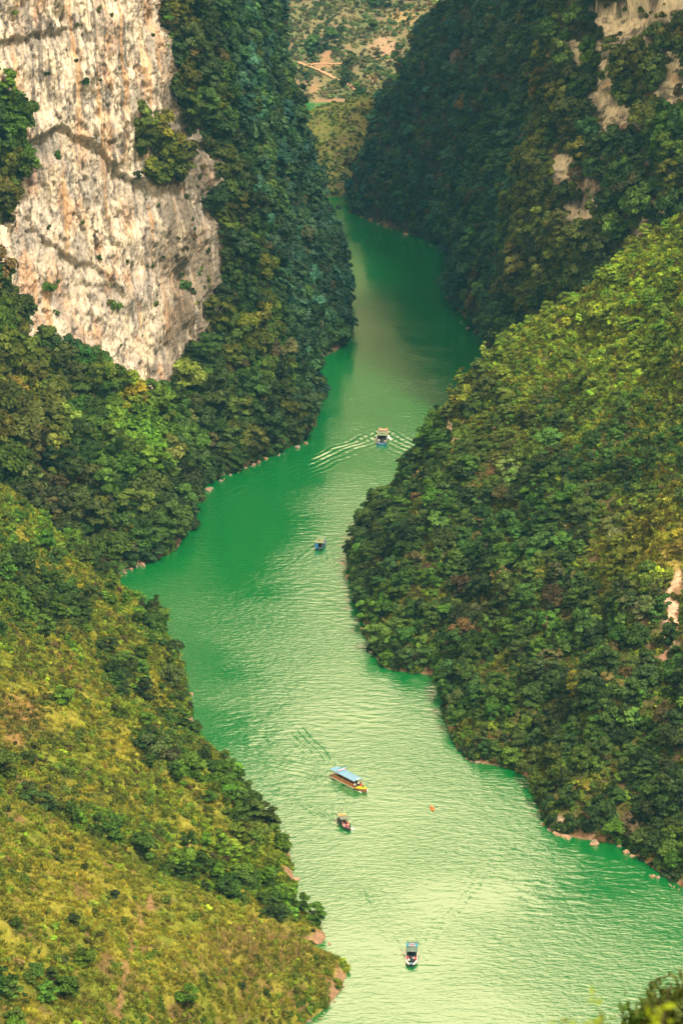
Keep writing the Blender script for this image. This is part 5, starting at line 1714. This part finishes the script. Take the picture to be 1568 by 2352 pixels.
MB().box((-3.75, 0, .5), (.4, .5, .6)).tube((-3.9, 0, .8), (-4.1, 0, -.1), .07).build('engine', P_DARK, e)
MB().box((3.0, 0, .74), (.7, .5, .08)).build('bow_plate', P_WOOD, e)
for i, (x_, y_, sh, tr) in enumerate(((.0, -.6, 'magenta', 'navy'), (.55, -.6, 'red', 'navy'), (1.25, -.62, 'orange', 'white'), (.4, .55, 'red', 'black'), (1.2, .55, 'orange', 'navy'), (1.75, .1, 'red', 'grey'), (2.05, -.35, 'magenta', 'navy'), (-.7, .4, 'red', 'navy'))):
    p, rz = on(e, x_, y_, .1); person(p, rz, 'sit', 'white' if i in (2, 5) else 'navy', tr, '%s-vested passenger in the grey-roofed small boat, %s' % (sh, ('under the roof edge', 'left side front seat', 'left side foremost', 'right side under the roof', 'right side foremost', 'alone in the bow', 'left in the bow', 'deep under the roof')[i]), sh)
p, rz = on(e, -2.9, -.4, .12); person(p, rz, 'sit', 'orange', 'grey', 'boatman at the stern of the grey-roofed small boat')

# blunt-bowed boat nearest to the camera
b = BOATS['front']
e, _ = build_boat('passenger_boat', b['bow'], b['stern'], 'nearest boat with teal roof, blue sign and white blunt bow', 8.6, 2.45, .6, P_DARK, P_WHITE, 2.3, .40, .35)
MB().box((-.7, 0, .18), (6.4, 2.1, .06)).build('floor', P_DARK, e)
fd = MB(); fd.grid([[Vector((3.0, y_ * .72, .66)) for y_ in (-1, 0, 1)], [Vector((4.28, y_ * .46, .80)) for y_ in (-1, 0, 1)]]); fd.build('bow_deck', P_DECKB, e)
for sg in (1, -1):
    m = MB(); m.grid([[Vector((2.0, sg * 1.2, .66)), Vector((2.0, sg * 1.02, .7))], [Vector((2.9, sg * 1.06, .74)), Vector((2.9, sg * .74, .76))], [Vector((4.3, sg * .53, .86)), Vector((4.3, sg * .44, .86))]]); m.build('side_deck', P_WHITE, e)
roof(e, -4.1, .9, 2.6, 2.1, P_TEAL, .16, .05, ribs=6)
posts(e, (-3.9, -2.3, -.7, .8), 2.25, .55, 2.1, P_MET, .035)
so = sign(e, -1.9, 2.5, 2.2, .62, P_CYAN, None)
MB().box((-1.86, 0, 2.40), (.03, 1.7, .26)).build('sign_panel', P_WHITE, so); sign_marks(so, -1.85, -.8, .8, 2.32, 2.48, P_PINK, 9, 1, 13)
MB().box((-1.86, 0, 2.72), (.03, 1.2, .12)).build('sign_panel', CLOTH['magenta'], so)
fr = MB(); fr.box((-2.6, .25, 2.36), (.7, .08, .1)); fr.box((-2.6, -.25, 2.36), (.7, .08, .1)); fr.box((-2.95, 0, 2.36), (.08, .58, .1)); fr.build('roof_hatch', P_WHITE, e)
seats(e, (-2.6, -1.6, -.6, .4, 1.3), 1.9, .5, P_DARK)
MB().box((-4.45, 0, .55), (.45, .6, .7)).tube((-4.6, 0, .8), (-4.9, 0, -.1), .07).build('engine', P_DARK, e)
MB().box((.8, .1, 2.33), (.2, .1, .1)).build('lamp', P_WHITE, e)
for i, (x_, y_, sh, vs_) in enumerate(((1.3, .85, 'red', 'red'), (.9, -.85, 'red', 'red'), (1.35, -.8, 'magenta', None), (1.3, .45, 'white', None), (1.6, 0, 'navy', None), (2.1, -.62, 'white', None), (2.1, .55, 'navy', None))):
    p, rz = on(e, x_, y_, .12); person(p, rz, 'sit', sh, 'black', 'passenger in %s in the nearest boat, %s' % (sh, ('right side by the roof', 'left side under the roof', 'left side in front', 'right of the middle', 'in the middle', 'foremost at left', 'foremost at right')[i]), vs_)

# blue-sided boat seen from behind
b = BOATS['blue']
e, _ = build_boat('passenger_boat', b['bow'], b['stern'], 'boat with pale green roof and blue rear panel seen from behind', 9.5, 2.5, .65, P_DARK, P_BLUE, 2.4, .15, .4)
MB().box((-.6, 0, .18), (7.0, 2.2, .06)).build('floor', P_DARK, e)
roof(e, -4.5, 3.0, 2.7, 2.35, P_GREEN, .08, .06, ribs=7)
posts(e, (-4.3, -2.5, -.7, 1.1, 2.8), 2.35, .6, 2.35, P_BLUE, .04)
MB().box((-4.42, .72, 1.42), (.06, 1.0, 1.75)).build('rear_panel', P_BLUE, e)
for k in range(5): MB().box((-4.46, .32 + .2 * k, 1.42), (.03, .03, 1.7)).build('panel_rib', P_BLUE, e)
MB().box((-4.35, -.55, .72), (.5, 1.2, .08)).build('stern_deck', P_GREEN, e)
MB().box((-.6, 1.2, 1.4), (7.2, .05, 1.6)).build('side_panel', P_BLUE, e)
so = sign(e, -3.2, 2.3, 2.40, .3, P_CREAM, None)
for y_ in (-.1, .25): MB().tube((-2.9, y_, 2.45), (-2.9, y_, 2.85), .1, .14).build('horn_speaker', P_DARK, e)
rails(e, -4.3, 2.8, 2.35, 1.25, P_DARK, .03, (-1,))
seats(e, (-2.8, -1.6, -.4, .8), 2.0, .5, P_DARK)
for i, (x_, y_, sh, vs_) in enumerate(((1.6, -.95, 'red', 'red'), (.4, -.9, 'white', None), (-2.6, -.85, 'orange', None))):
    p, rz = on(e, x_, y_, .15); person(p, rz, 'sit', sh, 'navy', 'passenger in %s at the open right side of the pale green roofed boat' % sh, vs_)

# big boat going away with an orange foredeck
b = BOATS['orange']
e, _ = build_boat('cargo_boat', b['bow'], b['stern'], 'largest boat upstream with orange foredeck, green roof and dark blue stern', 20.0, 3.7, .95, P_BLUE, P_CREAM, 4.0, .45, .3)
MB().box((4.0, 0, 1.0), (9.6, 3.1, .10)).build('foredeck', P_DECKO, e)
MB().box((7.0, 0, 1.07), (3.0, 2.5, .10)).build('hatch_cover', P_CREAM, e)
MB().box((-5.0, 0, .25), (9.4, 3.3, .08)).build('floor', P_DARK, e)
roof(e, -6.8, -2.4, 3.5, 2.75, P_GREEN, .08, .06); roof(e, -2.3, -.2, 3.5, 2.95, P_GREY, .06, .06)
posts(e, (-6.6, -4.5, -2.4, -.4), 3.2, .9, 2.75, P_BLUE, .05)
rails(e, -9.6, -7.0, 3.3, 1.45, P_BLUE, .04)
for sg in (-1, 1):
    MB().box((-3.6, sg * 1.62, 1.35), (6.0, .05, .8)).build('side_panel', P_BLUE, e)
    MB().box((4.0, sg * 1.62, 1.3), (9.0, .10, .5)).build('bulwark', P_CREAM, e)
MB().box((-9.85, 0, .62), (.1, 3.0, .5)).build('transom_board', P_DECKB, e)
MB().box((-4.6, -.1, 2.90), (.14, 1.4, .10)).build('roof_slot', P_DARK, e)
MB().box((-9.0, 0, .6), (.8, .8, .8)).build('engine', P_DARK, e)
p, rz = on(e, -8.6, 1.0, .3); person(p, rz, 'stand', 'white', 'white', 'person in white standing at the stern of the largest boat', None, 1.05, hat='red')
p, rz = on(e, -8.2, -1.1, .3); person(p, rz, 'sit', 'white', 'navy', 'person in pale shirt sitting at the right of the largest boat stern')
p, rz = on(e, 1.4, .9, 1.06); person(p, rz + math.pi, 'stand', 'red', 'black', 'person in dark red standing on the orange foredeck')

# kayak with a paddler
kp = S(992, 1858)
e = link('kayak', None); e.location = (kp[0], kp[1], 0); e.rotation_euler = (0, 0, R(-80)); tag(e, 'small orange kayak alone on the open river', 'kayak')
rows = []
for x_ in np.linspace(-1.6, 1.6, 15):
    t_ = abs(x_) / 1.6; hw = .45 * (1 - t_ ** 2.4) + .02; up = .14 * t_ ** 2
    rows.append([Vector((x_, hw * math.cos(a), .1 + up + (.19 if math.sin(a) > 0 else .16) * math.sin(a) * (1 - .5 * t_))) for a in np.linspace(0, 2 * math.pi, 12, endpoint=False)])
m = MB(); vs = m.grid(rows, closed=True); m.bm.faces.new(vs[0]); m.bm.faces.new(list(reversed(vs[-1]))); m.build('hull', CLOTH['orange'], e, smooth=True)
m = MB(); rr = []
for a in np.linspace(0, 2 * math.pi, 16, endpoint=False):
    rr.append(Vector((.55 * math.cos(a) - .1, .30 * math.sin(a), .29)))
m.bm.faces.new([m.bm.verts.new(p) for p in rr]); m.build('cockpit', CLOTH['black'], e)
MB().tube((.35, -1.0, .75), (.35, 1.0, .5), .022).box((.35, -1.1, .76), (.05, .36, .17), 0, -.12).box((.35, 1.1, .49), (.05, .36, .17), 0, -.12).build('paddle', CLOTH['black'], e)
p, rz = on(e, -.25, 0, .0); person(p, rz, 'kayak', 'red', 'black', 'paddler in red with yellow vest and cap in the orange kayak', 'yellow', hat='yellow')

# boat moored under the trees
bw = S(846, 1494); st_ = S(862, 1484)
e, _ = build_boat('moored_boat', bw, st_, 'small dark boat with teal roof moored under the right bank trees', 6.0, 1.8, .5, P_DARK, P_DARK, 1.6, .3, .3)
roof(e, -2.6, 1.2, 1.95, 1.7, P_TEAL, .1, .05); posts(e, (-2.4, -.6, 1.0), 1.7, .45, 1.7, P_MET, .03); seats(e, (-1.5, -.4), 1.4, .42, P_DARK)

# foam thrown up by the bows
def foam(centre, ang, l, w_, label):
    g = np.random.default_rng(int(abs(centre[0] * 100)) + 5)
    m = MB()
    for k in range(26):
        a, b_ = g.normal(size=2)
        px, py = a * l * .35, b_ * w_ * .35
        q = (centre[0] + px * math.cos(ang) - py * math.sin(ang), centre[1] + px * math.sin(ang) + py * math.cos(ang), .04 + abs(g.normal()) * .08)
        m.ball(q, (l * .13 * g.uniform(.5, 1.3), w_ * .2 * g.uniform(.5, 1.3), .1 * g.uniform(.4, 1.2)), 6)
    tag(m.build('foam', P_FOAM, smooth=True), label, 'foam', kind='stuff')


foam(S(795, 1901), R(-55), 2.2, .6, 'white foam at the left side of the small grey-roofed boat')
foam(S(808, 1903), R(-80), 1.2, .8, 'white foam at the right side of the small grey-roofed boat')
foam(S(842, 1816), R(-70), .8, .5, 'white foam at the bow of the long blue-roofed boat')
foam(S(824, 1818), R(-50), 1.6, .35, 'white foam along the side of the long blue-roofed boat')
foam(S(865, 1008), R(80), 5.0, .5, 'white foam left of the largest boat'); foam(S(893, 1005), R(100), 6.0, .6, 'white foam right of the largest boat')

# ------------------------------------------------------------------ plants close to the photographer
def near_bush(px, py, Yd, n, spread, leaf, tint, label, seed, h):
    g = np.random.default_rng(seed)
    top = W(px, py, Yd)
    gz_ = at(NEAR, *[q for q in proj(np.array((top[0], Yd, top[2] - 3)))[:2]])[0][2]
    k = np.argmin((NEAR['P'][..., 0] - top[0]) ** 2 + (NEAR['P'][..., 1] - Yd) ** 2)
    base = NEAR['P'].reshape(-1, 3)[k]
    e = link('near_bush', None); e.location = (float(top[0]), float(Yd), float(base[2]) - .05); tag(e, label, 'bush')
    H_ = top[2] - base[2]
    Cs, Ds = [], []
    for i in range(h):
        az = g.uniform(0, 6.28); sp = spread * math.sqrt(g.uniform())
        tip = np.array((math.cos(az) * sp, math.sin(az) * sp * .6, H_ + g.normal() * spread * .12 - sp * sp / spread * .35))
        MB().tube((0, 0, 0), tuple(tip * np.array((.3, .3, .6))), .008, .006, 5).tube(tuple(tip * np.array((.3, .3, .6))), tuple(tip), .006, .003, 5).build('stem', M_BARK, e)
        tt = g.uniform(.45, 1.0, n)
        a_ = tip * np.array((.3, .3, .6))
        pts = a_ + (tip - a_) * ((tt - .45) / .55)[:, None] + g.normal(size=(n, 3)) * leaf * 1.6
        Cs.append(pts); Ds.append(g.normal(size=(n, 3)) + np.array((0, 0, .5)))
    C_ = np.concatenate(Cs); D_ = np.concatenate(Ds); D_ /= np.linalg.norm(D_, axis=1)[:, None]
    V, F = leaf_quads(C_, D_, leaf, g, 2.4)
    me = fast_mesh('near_bush_foliage', V, F, [M_LEAF], attrs=[('lv', 'FLOAT', np.repeat(g.uniform(.7, 1.3, len(C_)), 4))])
    o = link('foliage', me, e); o['tint'] = [float(q) for q in tint]


near_bush(1430, 2342, 10.0, 130, .5, .024, np.array((.20, .27, .01)), 'blurred yellow-green bush in the bottom right corner', 5, 16)
near_bush(1545, 2300, 24.0, 240, .42, .055, C_MID, 'dark leafy bush at the right edge near the bottom corner', 6, 26)
near_bush(1555, 2250, 22.0, 60, .24, .04, np.array((.06, .085, .018)), 'sparse olive twiggy bush at the lower right edge', 7, 14)

# ------------------------------------------------------------------ haze
mh, nt, b, out = newmat('haze_air')
nt.nodes.remove(b)
pv = N(nt, 'ShaderNodeVolumePrincipled')
pv.inputs['Color'].default_value = (0.17, 0.60, 1.0, 1)
pv.inputs['Density'].default_value = 0.000040
pv.inputs['Anisotropy'].default_value = 0.0
nt.links.new(pv.outputs[0], out.inputs['Volume'])
hb = MB(); hb.box((0, 1100, 295), (3500, 3300, 612))
ho = hb.build('haze', mh)
tag(ho, 'thin bluish haze filling the canyon air', 'haze', kind='stuff')
